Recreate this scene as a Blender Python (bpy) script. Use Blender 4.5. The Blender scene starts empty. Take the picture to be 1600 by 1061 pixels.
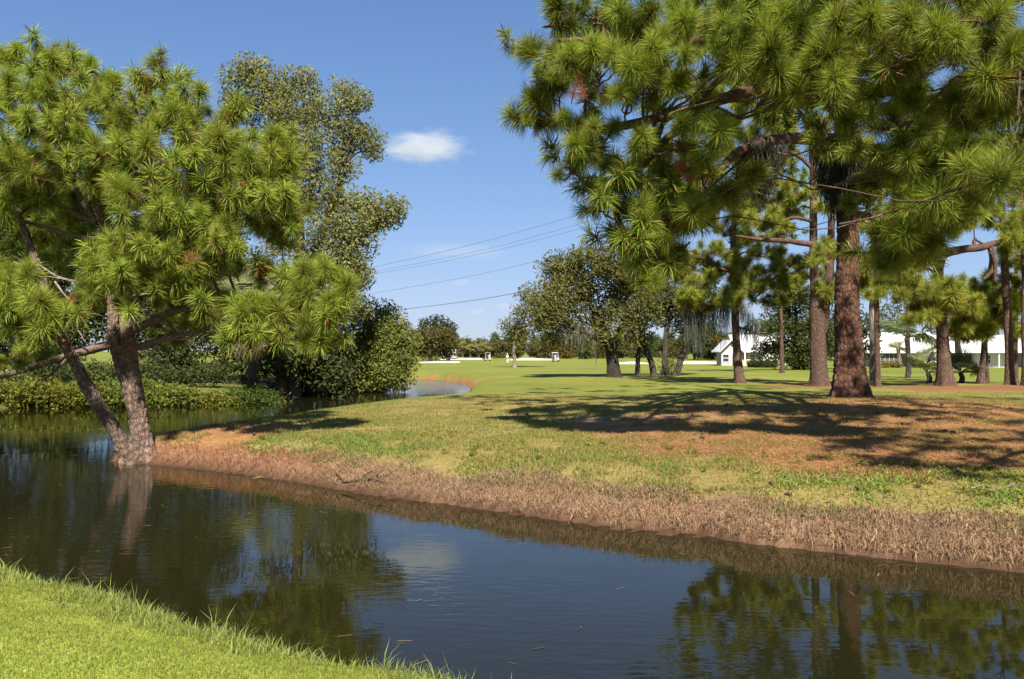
import bpy, bmesh, math, random
import numpy as np
from mathutils import Vector, Matrix

# ------------------------------------------------------------------ camera, sky, sun, exposure
SC = bpy.context.scene
COL = SC.collection
F = 1300.0            # focal length in pixels of the 1600 px wide photograph
CAMZ = 2.45
HY = 549.0            # horizon row
cam_d = bpy.data.cameras.new("camera")
cam = bpy.data.objects.new("camera", cam_d)
COL.objects.link(cam)
cam_d.sensor_width = 36.0
cam_d.lens = 36.0 * F / 1600.0
cam_d.clip_start = 0.1
cam_d.clip_end = 9000.0
cam.location = (0, 0, CAMZ)
cam.rotation_euler = (math.radians(90) + math.atan((HY - 530.5) / F), 0, 0)
SC.camera = cam

SUN_EL, SUN_AZ = math.radians(47), math.radians(-5)   # azimuth of the direction in which shadows fall, from +Y towards +X
world = bpy.data.worlds.new("World")
SC.world = world
world.use_nodes = True
wn = world.node_tree
wn.nodes.clear()
sky = wn.nodes.new("ShaderNodeTexSky")
sky.sky_type = 'NISHITA'
sky.sun_disc = False
sky.sun_elevation = SUN_EL
sky.sun_rotation = math.pi + SUN_AZ
sky.altitude = 0
sky.air_density = 1.0
sky.dust_density = 0.15
sky.ozone_density = 3.0
bg = wn.nodes.new("ShaderNodeBackground")
bg.inputs[1].default_value = 0.069
wo = wn.nodes.new("ShaderNodeOutputWorld")
def vm(op, a, b):
    n = wn.nodes.new("ShaderNodeVectorMath"); n.operation = op
    for i, v in enumerate((a, b)):
        if hasattr(v, 'is_output'): wn.links.new(v, n.inputs[i])
        else: n.inputs[i].default_value = v
    return n.outputs[0]
# colour grade of the whole sky: a soft shoulder so that the bright horizon keeps its blue
den = vm('ADD', vm('MULTIPLY', sky.outputs[0], (.096, .120, .120)), (1, 1, 1))
wn.links.new(vm('DIVIDE', vm('MULTIPLY', sky.outputs[0], (.75, .95, 1.3)), den), bg.inputs[0])
wn.links.new(bg.outputs[0], wo.inputs[0])

sun_d = bpy.data.lights.new("sun", 'SUN')
sun = bpy.data.objects.new("sun", sun_d)
COL.objects.link(sun)
sun_d.energy = 4.9
sun_d.angle = math.radians(0.53)
sun_d.color = (1.0, 0.94, 0.84)
sdir = Vector((math.sin(SUN_AZ) * math.cos(SUN_EL), math.cos(SUN_AZ) * math.cos(SUN_EL), -math.sin(SUN_EL)))
sun.rotation_euler = sdir.to_track_quat('-Z', 'Y').to_euler()
sun.location = (0, -30, 60)

SC.view_settings.view_transform = 'Standard'
SC.view_settings.look = 'None'
SC.view_settings.gamma = 1
SC.view_settings.use_curve_mapping = False
SC.view_settings.exposure = 1.30
SC.render.engine = 'CYCLES'
SC.cycles.use_denoising = True
SC.cycles.max_bounces = 6
SC.cycles.diffuse_bounces = 3
SC.cycles.glossy_bounces = 3
SC.cycles.transmission_bounces = 4
SC.cycles.transparent_max_bounces = 8
SC.cycles.volume_bounces = 2
SC.cycles.use_adaptive_sampling = True
SC.cycles.adaptive_threshold = 0.015

R = np.random.default_rng(7)
random.seed(7)

# ------------------------------------------------------------------ helpers
def P(px, py, d):
    """point seen at pixel (px, py) of the photograph at depth d"""
    return np.array([(px - 800.0) / F * d, d, CAMZ + (HY - py) / F * d])

def smooth(a, b, x):
    t = np.clip((x - a) / (b - a), 0, 1)
    return t * t * (3 - 2 * t)

def hash2(ix, iy, s=0):
    h = (ix.astype(np.int64) * 374761393 + iy.astype(np.int64) * 668265263 + s * 69069) & 0x7fffffff
    h = ((h ^ (h >> 13)) * 1274126177) & 0x7fffffff
    h = h ^ (h >> 16)
    return (h & 0xffff) / 65535.0

def vnoise(x, y, s=0):
    x = np.asarray(x, float); y = np.asarray(y, float)
    ix, iy = np.floor(x), np.floor(y)
    fx, fy = x - ix, y - iy
    fx = fx * fx * (3 - 2 * fx); fy = fy * fy * (3 - 2 * fy)
    a = hash2(ix, iy, s); b = hash2(ix + 1, iy, s); c = hash2(ix, iy + 1, s); d = hash2(ix + 1, iy + 1, s)
    return (a * (1 - fx) + b * fx) * (1 - fy) + (c * (1 - fx) + d * fx) * fy

def fbm(x, y, s=0, o=4):
    t, a, n = 0.0, 0.5, 0.0
    for k in range(o):
        t = t + a * vnoise(x * 2 ** k, y * 2 ** k, s + k * 17); n += a; a *= 0.5
    return t / n

def cells(u, v, nu, s=0):
    """F1, F2 of cellular noise, periodic in u with period nu"""
    iu, iv = np.floor(u), np.floor(v)
    f1 = np.full(u.shape, 9.0); f2 = np.full(u.shape, 9.0); hid = np.zeros(u.shape)
    for du in (-1, 0, 1):
        for dv in (-1, 0, 1):
            cu, cv = np.mod(iu + du, nu), iv + dv
            px = iu + du + 0.15 + 0.7 * hash2(cu, cv, s); py = cv + 0.15 + 0.7 * hash2(cu, cv, s + 5)
            d = np.hypot(u - px, v - py)
            m = d < f1
            f2 = np.where(m, f1, np.minimum(f2, d)); hid = np.where(m, hash2(cu, cv, s + 9), hid); f1 = np.where(m, d, f1)
    return f1, f2, hid

def unit(v):
    return v / np.maximum(np.linalg.norm(v, axis=-1, keepdims=True), 1e-9)

def mesh_np(name, V, faces, mat=None, col=None, smooth_shade=False):
    """faces: list of (M,k) int arrays; col: (N,3) per-vertex colour"""
    V = np.asarray(V, np.float32)
    me = bpy.data.meshes.new(name)
    if isinstance(faces, np.ndarray): faces = [faces]
    faces = [np.asarray(f, np.int32) for f in faces if len(f)]
    loops = np.concatenate([f.ravel() for f in faces])
    sizes = np.concatenate([np.full(len(f), f.shape[1], np.int32) for f in faces])
    starts = np.concatenate([[0], np.cumsum(sizes)[:-1]]).astype(np.int32)
    me.vertices.add(len(V)); me.vertices.foreach_set("co", V.ravel())
    me.loops.add(len(loops)); me.loops.foreach_set("vertex_index", loops)
    me.polygons.add(len(sizes)); me.polygons.foreach_set("loop_start", starts)
    me.polygons.foreach_set("loop_total", sizes)
    me.polygons.foreach_set("use_smooth", np.full(len(sizes), smooth_shade))
    if col is not None:
        a = me.attributes.new("tint", 'FLOAT_COLOR', 'POINT')
        c = np.ones((len(V), 4), np.float32); c[:, :3] = col
        a.data.foreach_set("color", c.ravel())
    me.update(calc_edges=True)
    if mat: me.materials.append(mat)
    return me

class MB:
    """collects vertices, faces and colours of one mesh"""
    def __init__(self): self.V, self.T, self.Q, self.C, self.n = [], [], [], [], 0
    def add(self, V, tris=None, quads=None, col=(1, 1, 1)):
        V = np.asarray(V, float)
        if tris is not None and len(tris): self.T.append(np.asarray(tris) + self.n)
        if quads is not None and len(quads): self.Q.append(np.asarray(quads) + self.n)
        c = np.asarray(col, float)
        self.C.append(np.broadcast_to(c, (len(V), 3)) if c.ndim == 1 else c)
        self.V.append(V); self.n += len(V)
        return self
    def box(self, lo, hi, col=(1, 1, 1)):
        x0, y0, z0 = lo; x1, y1, z1 = hi
        V = [(x0, y0, z0), (x1, y0, z0), (x1, y1, z0), (x0, y1, z0), (x0, y0, z1), (x1, y0, z1), (x1, y1, z1), (x0, y1, z1)]
        return self.add(V, quads=[(0, 3, 2, 1), (4, 5, 6, 7), (0, 1, 5, 4), (1, 2, 6, 5), (2, 3, 7, 6), (3, 0, 4, 7)], col=col)
    def mesh(self, name, mat, origin=(0, 0, 0), smooth_shade=False):
        V = np.concatenate(self.V) - np.asarray(origin)
        fs = []
        if self.T: fs.append(np.concatenate(self.T))
        if self.Q: fs.append(np.concatenate(self.Q))
        return mesh_np(name, V, fs, mat, np.concatenate(self.C), smooth_shade)

def link(name, me, parent=None, loc=None, kind=None, label=None):
    o = bpy.data.objects.new(name, me)
    COL.objects.link(o)
    if parent is not None: o.parent = parent
    if loc is not None: o.location = [float(q) for q in loc]
    if kind: o['kind'] = kind
    if label: o['label'] = label
    return o

def thing(name, label, cat, loc, group=None):
    o = bpy.data.objects.new(name, None)
    o.empty_display_size = 0.3
    COL.objects.link(o); o.location = [float(q) for q in loc]
    o['label'] = label; o['category'] = cat
    if group: o['group'] = group
    return o

def tag(o, label, cat, group=None):
    o['label'] = label; o['category'] = cat
    if group: o['group'] = group
    return o

def copy_tree(o, label, loc, rotz=0.0, scale=1.0):
    c = o.copy(); COL.objects.link(c); c.location = [float(q) for q in loc]
    c.rotation_euler = (0, 0, rotz); c.scale = (scale,) * 3 if np.isscalar(scale) else scale
    c['label'] = label
    for ch in o.children:
        k = ch.copy(); COL.objects.link(k); k.parent = c
        for g in ch.children:
            m = g.copy(); COL.objects.link(m); m.parent = k
    return c

def catmull(pts, n):
    pts = np.asarray(pts, float)
    if len(pts) == 2:
        t = np.linspace(0, 1, n)[:, None]
        return pts[0] * (1 - t) + pts[1] * t
    p = np.vstack([2 * pts[0] - pts[1], pts, 2 * pts[-1] - pts[-2]])
    t = np.linspace(0, len(pts) - 1 - 1e-9, n)
    i = t.astype(int); f = (t - i)[:, None]
    a, b, c, d = p[i], p[i + 1], p[i + 2], p[i + 3]
    return 0.5 * ((2 * b) + (c - a) * f + (2 * a - 5 * b + 4 * c - d) * f ** 2 + (3 * b - a - 3 * c + d) * f ** 3)

def tube(pts, rad, n=8, seg=None, flare=0.0, bark=0.0, cell=0.1, seed=0, lump=0.0, cols=None):
    """tapered tube along a curved line; returns V, quads, tris, colours. bark: relief depth; flare: root flare at the foot"""
    pts = np.asarray(pts, float)
    L = np.linalg.norm(np.diff(pts, axis=0), axis=1).sum()
    seg = seg or max(3, int(len(pts) * 3))
    C = catmull(pts, seg)
    r = np.interp(np.linspace(0, 1, seg), np.linspace(0, 1, len(rad)), rad)
    T = unit(np.gradient(C, axis=0))
    up = np.array([0, 1.0, 0.03])          # seam on the far side
    X = unit(np.cross(T, np.cross(up, T)))
    Y = np.cross(T, X)
    ang = np.linspace(0, 2 * np.pi, n, endpoint=False)
    s = np.concatenate([[0], np.cumsum(np.linalg.norm(np.diff(C, axis=0), axis=1))])
    A, S = np.meshgrid(ang, s)
    Rr = np.repeat(r[:, None], n, 1)
    if flare:
        k = np.exp(-S / (flare * 1.1))
        Rr = Rr * (1 + k * (0.42 + 0.34 * np.sin(A * 4 + seed) + 0.2 * np.sin(A * 7 + seed * 2.3)))
    if lump:
        Rr = Rr * (1 + lump * (fbm(np.cos(A) * 1.5 + 9 + seed, S / max(r[0], .05) * 0.35 + np.sin(A) * 1.5, seed) - 0.5) * 2)
    c = np.ones((seg, n, 3)) * 0.75
    if bark:
        nu = max(5, round(2 * np.pi * r.mean() / cell))
        wob = 1.1 * (fbm(np.cos(A) * 3 + 5, S / cell * .5 + np.sin(A) * 3, seed, 3) - .5)
        f1, f2, h = cells(A / (2 * np.pi) * nu + wob, S / (cell * 2.9), nu, seed)
        e = smooth(0.0, 0.45, f2 - f1)
        Rr = Rr + bark * (e * (0.6 + 0.7 * h) - 0.55)
        tone = 0.55 + 0.5 * h
        c = (0.45 + 0.55 * e)[..., None] * np.stack([tone * 1.04, tone, tone * (0.92 + .1 * h)], -1)
    V = C[:, None, :] + X[:, None, :] * (np.cos(A) * Rr)[..., None] + Y[:, None, :] * (np.sin(A) * Rr)[..., None]
    V = V.reshape(-1, 3)
    i = np.arange(seg - 1)[:, None] * n; j = np.arange(n)[None, :]; k = (j + 1) % n
    Q = np.stack([i + j, i + k, i + n + k, i + n + j], -1).reshape(-1, 4)
    V = np.vstack([V, C[-1] + T[-1] * r[-1] * 0.4])
    top = len(V) - 1; b = (seg - 1) * n
    Tt = np.array([(b + q, b + (q + 1) % n, top) for q in range(n)])
    return V, Q, Tt, np.vstack([c.reshape(-1, 3), c[-1, 0][None]])

def add_tube(mb, *a, **k):
    V, Q, T, c = tube(*a, **k)
    return mb.add(V, tris=T, quads=Q, col=c)

# ------------------------------------------------------------------ materials
def new_mat(name):
    m = bpy.data.materials.new(name); m.use_nodes = True
    nt = m.node_tree
    return m, nt, nt.nodes['Principled BSDF'], nt.nodes['Material Output']

def N(nt, t, **kw):
    n = nt.nodes.new(t)
    for k, v in kw.items(): setattr(n, k, v)
    return n

def tint_node(nt): return N(nt, "ShaderNodeAttribute", attribute_name="tint")

def mixc(nt, mode, fac, a, b):
    m = N(nt, "ShaderNodeMix", data_type='RGBA', blend_type=mode)
    for s, v in ((m.inputs[0], fac), (m.inputs[6], a), (m.inputs[7], b)):
        if hasattr(v, 'is_output'): nt.links.new(v, s)
        elif isinstance(v, (int, float)): s.default_value = v
        else: s.default_value = (*v, 1)
    return m.outputs[2]

def ramp(nt, src, stops):
    r = N(nt, "ShaderNodeValToRGB")
    el = r.color_ramp.elements
    while len(el) < len(stops): el.new(0.5)
    for e, (p, c) in zip(el, stops):
        e.position = p; e.color = (c, c, c, 1) if isinstance(c, (int, float)) else (*c, 1)
    nt.links.new(src, r.inputs[0])
    return r.outputs[0]

def noise(nt, scale, detail=4, rough=0.55, vec=None, coord='Object'):
    n = N(nt, "ShaderNodeTexNoise")
    n.inputs['Scale'].default_value = scale; n.inputs['Detail'].default_value = detail; n.inputs['Roughness'].default_value = rough
    if vec is None:
        tc = N(nt, "ShaderNodeTexCoord"); vec = tc.outputs[coord]
    nt.links.new(vec, n.inputs['Vector'])
    return n.outputs[0]

def bump(nt, bsdf, h, strength, dist):
    b = N(nt, "ShaderNodeBump"); b.inputs['Strength'].default_value = strength; b.inputs['Distance'].default_value = dist
    nt.links.new(h, b.inputs['Height']); nt.links.new(b.outputs[0], bsdf.inputs['Normal'])

def foliage_mat(name, trans=0.35, rough=0.45, spec=0.3, lo=0.8, hi=1.15, tcol=(1.15, 1.1, 0.55)):
    m, nt, b, out = new_mat(name)
    t = tint_node(nt)
    oi = N(nt, "ShaderNodeObjectInfo")
    mr = N(nt, "ShaderNodeMapRange"); mr.inputs[3].default_value = lo; mr.inputs[4].default_value = hi
    nt.links.new(oi.outputs['Random'], mr.inputs[0])
    cmb = N(nt, "ShaderNodeCombineColor")
    for i in range(3): nt.links.new(mr.outputs[0], cmb.inputs[i])
    c = mixc(nt, 'MULTIPLY', 1.0, t.outputs[0], cmb.outputs[0])
    nt.links.new(c, b.inputs['Base Color'])
    b.inputs['Roughness'].default_value = rough
    b.inputs['Specular IOR Level'].default_value = spec
    tr = N(nt, "ShaderNodeBsdfTranslucent")
    nt.links.new(mixc(nt, 'MULTIPLY', 1.0, c, tcol), tr.inputs[0])
    mx = N(nt, "ShaderNodeMixShader"); mx.inputs[0].default_value = trans
    nt.links.new(b.outputs[0], mx.inputs[1]); nt.links.new(tr.outputs[0], mx.inputs[2]); nt.links.new(mx.outputs[0], out.inputs[0])
    return m

def bark_mat(name, col, dark, bscale=9.0, use_tint=True, dist=0.03, streak=0.35):
    m, nt, b, out = new_mat(name)
    tc = N(nt, "ShaderNodeTexCoord")
    mp = N(nt, "ShaderNodeMapping"); mp.inputs['Scale'].default_value = (1, 1, streak)
    nt.links.new(tc.outputs['Object'], mp.inputs[0])
    wn_ = N(nt, "ShaderNodeTexNoise"); wn_.inputs['Scale'].default_value = bscale * 1.6; wn_.inputs['Detail'].default_value = 4
    nt.links.new(mp.outputs[0], wn_.inputs['Vector'])
    wv = N(nt, "ShaderNodeVectorMath", operation='MULTIPLY_ADD'); nt.links.new(wn_.outputs['Color'], wv.inputs[0]); wv.inputs[1].default_value = (1.1 / bscale,) * 3; nt.links.new(mp.outputs[0], wv.inputs[2])
    vo = N(nt, "ShaderNodeTexVoronoi", feature='DISTANCE_TO_EDGE'); vo.inputs['Scale'].default_value = bscale
    nt.links.new(wv.outputs[0], vo.inputs['Vector'])
    edge = ramp(nt, vo.outputs[0], [(0.0, 0.0), (0.30, 1.0)])
    n1 = noise(nt, bscale * 0.35, 5, 0.6, mp.outputs[0]); n2 = noise(nt, bscale * 6, 4, 0.6, mp.outputs[0])
    c = mixc(nt, 'MIX', ramp(nt, n1, [(0.3, 0.0), (0.7, 1.0)]), tuple(q * 0.72 for q in col), tuple(min(1, q * 1.25) for q in col))
    c = mixc(nt, 'MIX', ramp(nt, edge, [(0.0, 0.75), (1.0, 0.0)]), c, dark)
    c = mixc(nt, 'MULTIPLY', 0.8, c, ramp(nt, n2, [(0.25, 0.55), (0.75, 1.2)]))
    if use_tint: c = mixc(nt, 'MULTIPLY', 1.0, c, tint_node(nt).outputs[0])
    nt.links.new(c, b.inputs['Base Color'])
    b.inputs['Roughness'].default_value = 0.9; b.inputs['Specular IOR Level'].default_value = 0.15
    ad = N(nt, "ShaderNodeMath", operation='MULTIPLY_ADD'); nt.links.new(n2, ad.inputs[0]); ad.inputs[1].default_value = 0.35; nt.links.new(edge, ad.inputs[2])
    bump(nt, b, ad.outputs[0], 0.9, dist)
    return m

def flat_mat(name, col, rough=0.6, spec=0.3, var=0.12, scale=6.0, metal=0.0):
    m, nt, b, out = new_mat(name)
    c = mixc(nt, 'MULTIPLY', 1.0, col, ramp(nt, noise(nt, scale, 5), [(0.25, 1 - var), (0.75, 1.0)]))
    nt.links.new(c, b.inputs['Base Color'])
    b.inputs['Roughness'].default_value = rough; b.inputs['Specular IOR Level'].default_value = spec; b.inputs['Metallic'].default_value = metal
    return m

M_needle = foliage_mat("needles", 0.42, 0.48, 0.22, 0.75, 1.15)
M_leaf = foliage_mat("leaves", 0.38, 0.55, 0.14, 0.97, 1.03)
M_grass = foliage_mat("grass_blades", 0.35, 0.5, 0.25, 1, 1)
M_dead = foliage_mat("dead_plant_fibre", 0.15, 0.7, 0.15, 0.9, 1.1, (1.05, 1, .85))
M_bark_near = bark_mat("pine_bark_plates", (0.36, 0.26, 0.20), (0.09, 0.06, 0.045), 26, True, 0.012, 0.5)
M_bark_red = bark_mat("pine_bark_red", (0.25, 0.135, 0.088), (0.08, 0.043, 0.03), 24, True, 0.014, 0.45)
M_bark_pine = bark_mat("pine_bark_mid", (0.21, 0.13, 0.092), (0.07, 0.043, 0.032), 13, True, 0.025, 0.32)
M_bark_grey = bark_mat("grey_bark", (0.15, 0.125, 0.10), (0.06, 0.048, 0.04), 12, True, 0.05, 0.3)
M_bark_shaded = bark_mat("shaded_oak_bark", (0.085, 0.07, 0.055), (0.035, 0.028, 0.022), 12, True, 0.05, 0.3)  # oak bark coloured dark to stand for the shade under the crown
M_bark_pale = bark_mat("pale_bark", (0.40, 0.33, 0.27), (0.16, 0.12, 0.09), 5, True, 0.03, 0.3)
M_twig = bark_mat("twig_bark", (0.22, 0.145, 0.10), (0.06, 0.04, 0.03), 14, True, 0.01, 0.3)
# ------------------------------------------------------------------ terrain
WATER = np.array([(60, -6), (30, -4), (14, -.6), (8, 1.75), (4, 3.4), (1.9, 4.35), (0.2, 5.15), (-1.75, 6.22), (-3.15, 7.1), (-4.65, 8.05), (-8.1, 10.2), (-13, 13), (-20, 16.5), (-35, 22), (-80, 30),
    (-80, 50), (-50, 40), (-32, 36.5), (-26, 35.6), (-22, 36), (-19, 36.6), (-16, 37.5), (-13.3, 39), (-12.4, 44.5), (-10.1, 50), (-8.2, 54), (-8.5, 59), (-12, 64), (-22, 68), (-45, 70), (-80, 72),
    (-80, 90), (-40, 84), (-20, 79), (-10, 75), (-6, 71), (-4.2, 65.5), (-3.2, 60.5), (-2.7, 55), (-2.5, 48), (-2.7, 41), (-3.6, 36.5), (-5.6, 32.5), (-7.3, 27), (-8.5, 22), (-9.2, 19.6),
    (-8.95, 18.6), (-8.5, 18.3), (-7.9, 18.05), (-6.85, 17.5), (-5.08, 16.4), (-3.6, 15.2), (-2.17, 14.0), (-1.1, 13.4), (0, 12.6), (1.0, 11.85), (1.75, 11.35), (2.5, 11.05), (3.26, 10.5), (4.55, 9.8), (5.7, 9.2), (8, 8.0), (14, 5.3), (30, 2.4), (60, 0)], float)

def shore_dist(x, y):
    """distance to the water's edge, positive on land"""
    x = np.asarray(x, float).ravel(); y = np.asarray(y, float).ravel()
    best = np.full(x.shape, 1e9); inside = np.zeros(x.shape, bool)
    n = len(WATER)
    for i in range(n):
        ax, ay = WATER[i]; bx, by = WATER[(i + 1) % n]
        dx, dy = bx - ax, by - ay
        t = np.clip(((x - ax) * dx + (y - ay) * dy) / (dx * dx + dy * dy), 0, 1)
        best = np.minimum(best, (x - ax - t * dx) ** 2 + (y - ay - t * dy) ** 2)
        c = ((ay > y) != (by > y)) & (x < (bx - ax) * (y - ay) / (by - ay + 1e-12) + ax)
        inside ^= c
    d = np.sqrt(best)
    d = d + 0.2 * (fbm(x * 0.9, y * 0.9, 3, 3) - 0.5) * 2 * np.exp(-d / 3)   # ragged edge
    return np.where(inside, -d, d)

def gauss(x, y, cx, cy, sx, sy): return np.exp(-((x - cx) / sx) ** 2 - ((y - cy) / sy) ** 2)

def ground_h(x, y, s=None):
    x = np.asarray(x, float).ravel(); y = np.asarray(y, float).ravel()
    if s is None: s = shore_dist(x, y)
    sp = np.maximum(s, 0)
    h = 0.60 * (1 - np.exp(-sp / 0.6)) + 0.22 * (1 - np.exp(-sp / 5.0))
    near = y < 9 - 0.2 * x
    h = np.where(near & (x < 9), 0.66 * (1 - np.exp(-sp / 0.45)) + 0.10 * (1 - np.exp(-sp / 3)), h)
    h = h + smooth(0, 4, sp) * (0.30 * gauss(x, y, 10, 22, 6, 8) + 0.15 * gauss(x, y, 20, 34, 12, 7) + 0.10 * gauss(x, y, 0, 30, 4, 9))
    h = h - 0.47 * smooth(42, 115, y) * smooth(0, 6, sp)
    far = smooth(35, 90, y)
    h = h + smooth(0, 2, sp) * (0.05 * (fbm(x * .45, y * .45, 11, 3) - .5) * (1 - far) + 0.25 * far * (fbm(x * .03, y * .03, 12, 2) - .5))
    h = h + smooth(0, .3, sp) * (1 - smooth(.9, 1.8, sp)) * 0.08 * (fbm(x * 2.5, y * 2.5, 13, 3) - .5)
    return np.where(s < 0, -0.9 * (1 - np.exp(s / 0.9)), h)

def gz(x, y): return float(ground_h([x], [y])[0])

def on_ground(px, py, lo=3.0, hi=400.0):
    """the point of the terrain seen at a pixel: first crossing along the ray"""
    d = np.geomspace(lo, hi, 3000)
    x = (px - 800) / F * d; z = CAMZ + (HY - py) / F * d
    g = ground_h(x, d)
    k = np.where((z < g) & (g > 0))[0]
    i = k[0] if len(k) else len(d) - 1
    return np.array([x[i], d[i], g[i]])

def at_depth(px, d):
    x = (px - 800) / F * d
    return np.array([x, d, gz(x, d)])

# colours of the ground (what grows or lies on it)
C_LAWN = np.array((0.275, 0.315, 0.050)); C_WEED = np.array((0.235, 0.185, 0.062)); C_STRAW = np.array((0.31, 0.145, 0.062))
C_DEAD = np.array((0.23, 0.135, 0.078)); C_WET = np.array((0.07, 0.038, 0.022)); C_FAIR = np.array((0.175, 0.195, 0.034))
C_MULCH = np.array((0.23, 0.092, 0.048)); C_SAND = np.array((0.45, 0.33, 0.21)); C_DARK_GRASS = np.array((0.12, 0.13, 0.028))

MULCH = []          # filled below: (x, y, rx, ry)
def straw_mask(x, y):
    m = 1.1 * gauss(x, y, -7.3, 18.8, 2.3, 1.5) + .85 * gauss(x, y, 10.5, 19.5, 6.5, 7.5) + .6 * gauss(x, y, 5.0, 19, 5.5, 4) + .75 * gauss(x, y, 6.5, 14, 4.5, 2.8)
    return np.clip(m, 0, 1.3)
def mulch_mask(x, y):
    m = np.full(np.shape(x), -1.0)
    for cx, cy, rx, ry in MULCH: m = np.maximum(m, 1 - np.hypot((x - cx) / rx, (y - cy) / ry))
    return m

def ground_colour(x, y, s):
    n1 = fbm(x * .6, y * .6, 21, 4); n2 = fbm(x * 2.4, y * 2.4, 22, 3); n3 = fbm(x * .12, y * .12, 23, 3)
    mixv = lambda a, b, t: a + (b - a) * t[:, None]
    c = np.repeat(C_WEED[None], len(x), 0) * (0.75 + 0.5 * n1)[:, None]
    c = mixv(c, C_LAWN * (0.85 + 0.3 * n1)[:, None], ((y < 9 - .2 * x) & (x < 9)).astype(float))
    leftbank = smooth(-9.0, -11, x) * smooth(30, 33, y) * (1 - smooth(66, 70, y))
    c = mixv(c, C_DARK_GRASS * (.8 + .4 * n1)[:, None], leftbank)  # darker soil and grass of the left bank
    fair = smooth(27, 34, y + 4 * (n1 - .5)) * (1 - leftbank)
    stripe = .5 + .5 * np.sin((x * .82 + y * .57) * 1.15 + 1.5 * n3)
    worn = smooth(.55, .75, fbm(x * .07 + 7, y * .10, 37, 4))
    fc = C_FAIR * (0.74 + 0.34 * n3 + .22 * (n1 - .5) + .05 * stripe)[:, None] * (1 + worn[:, None] * np.array([.18, .02, .2]))
    c = mixv(c, fc, fair)
    sm = straw_mask(x, y)
    st = smooth(0.38, 0.62, sm * (0.42 + 0.8 * n1 + .25 * (n2 - .5))) * (1 - fair * .6)
    c = mixv(c, C_STRAW * (.75 + .5 * n2)[:, None], st * .72)
    sandy = smooth(.60, .72, fbm(x * .5 + 40, y * .5, 31, 3)) * gauss(x, y, .5, 19.5, 4, 5) * (1 - fair)
    c = mixv(c, C_SAND * np.ones((len(x), 1)), sandy * .45)
    mm = mulch_mask(x, y)
    c = mixv(c, C_MULCH * (.7 + .6 * n2)[:, None], smooth(-.05, .2, mm + 1.1 * (n1 - .5)) * .9)
    front = ((x - y * 1.0 > -30) & (y < 20) & (y > 5 - .2 * x + 2.2)).astype(float)
    bank = (1 - smooth(0.45, .85, s + .7 * (n1 - .5))) * front
    c = mixv(c, C_DEAD * (.7 + .6 * n2)[:, None], bank)
    edge = 1 - smooth(0.05, .22, s)
    c = mixv(c, np.repeat(C_WET[None], len(x), 0), edge * (1 - leftbank * .5))
    pond = smooth(50, 56, y) * (1 - smooth(0.25, .7, s)) * smooth(-20, -14, x)
    c = mixv(c, C_STRAW * .9 * np.ones((len(x), 1)), pond * .8)
    return np.clip(c, 0.004, 1), bank, st, fair

def axis(a, b, step, g, lim_lo, lim_hi):
    v = [np.arange(a, b, step)]
    hi = [b]; st = step
    while hi[-1] < lim_hi: st *= g; hi.append(hi[-1] + st)
    lo = [a]; st = step
    while lo[-1] > lim_lo: st *= g; lo.append(lo[-1] - st)
    return np.concatenate([np.array(lo[1:])[::-1], v[0], np.array(hi)])

MULCH += [(*on_ground(px, py)[:2], rx, ry) for px, py, rx, ry in ((1278, 604, 3.2, 2.2), (1335, 605, 3.2, 1.6), (1475, 606, 4.2, 3.0), (1575, 606, 4.6, 3.4), (1525, 607, 3.0, 1.8))]
gx = axis(-11, 11, 0.16, 1.055, -4000, 4000)
gy = axis(2.5, 26, 0.17, 1.05, -60, 4500)
GX, GY = np.meshgrid(gx, gy)
fx, fy = GX.ravel(), GY.ravel()
S = shore_dist(fx, fy)
H = ground_h(fx, fy, S)
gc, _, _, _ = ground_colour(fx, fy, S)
nx, ny = len(gx), len(gy)
I = np.arange(ny - 1)[:, None] * nx + np.arange(nx - 1)[None]
quads = np.stack([I, I + 1, I + nx + 1, I + nx], -1).reshape(-1, 4)
mg, nt, b, out = new_mat("turf_and_soil")
tn = tint_node(nt)
nf = noise(nt, 55, 3, .7); nm = noise(nt, 7, 5, .65); nl = noise(nt, .16, 4, .6)
c = mixc(nt, 'MULTIPLY', .75, tn.outputs[0], ramp(nt, nf, [(0.25, 0.45), (0.8, 1.35)]))
c = mixc(nt, 'MULTIPLY', .6, c, ramp(nt, nm, [(0.25, 0.7), (0.75, 1.25)]))
c = mixc(nt, 'MULTIPLY', .55, c, ramp(nt, nl, [(0.3, 0.8), (0.7, 1.15)]))
nt.links.new(c, b.inputs['Base Color']); b.inputs['Roughness'].default_value = .95; b.inputs['Specular IOR Level'].default_value = .1
bump(nt, b, nf, 0.6, 0.03)
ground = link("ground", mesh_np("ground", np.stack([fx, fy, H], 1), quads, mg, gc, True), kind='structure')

# ------------------------------------------------------------------ water
mw, nt, b, out = new_mat("pond_water")
b.inputs['Base Color'].default_value = (0.011, 0.0105, 0.0032, 1)
b.inputs['Roughness'].default_value = 0.015; b.inputs['IOR'].default_value = 1.333; b.inputs['Specular IOR Level'].default_value = 0.5
tc = N(nt, "ShaderNodeTexCoord")
mp = N(nt, "ShaderNodeMapping"); mp.inputs['Scale'].default_value = (1.0, 2.6, 1); mp.inputs['Rotation'].default_value = (0, 0, math.radians(14))
nt.links.new(tc.outputs['Object'], mp.inputs[0])
w1 = noise(nt, 3.2, 2, .5, mp.outputs[0]); w2 = noise(nt, 0.55, 2, .5, mp.outputs[0])
msk = ramp(nt, noise(nt, .22, 3, .5), [(0.42, 0.06), (0.62, 1.0)])
sep = N(nt, "ShaderNodeSeparateXYZ"); nt.links.new(tc.outputs['Object'], sep.inputs[0])
mr = N(nt, "ShaderNodeMapRange"); nt.links.new(sep.outputs[1], mr.inputs[0])
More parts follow.
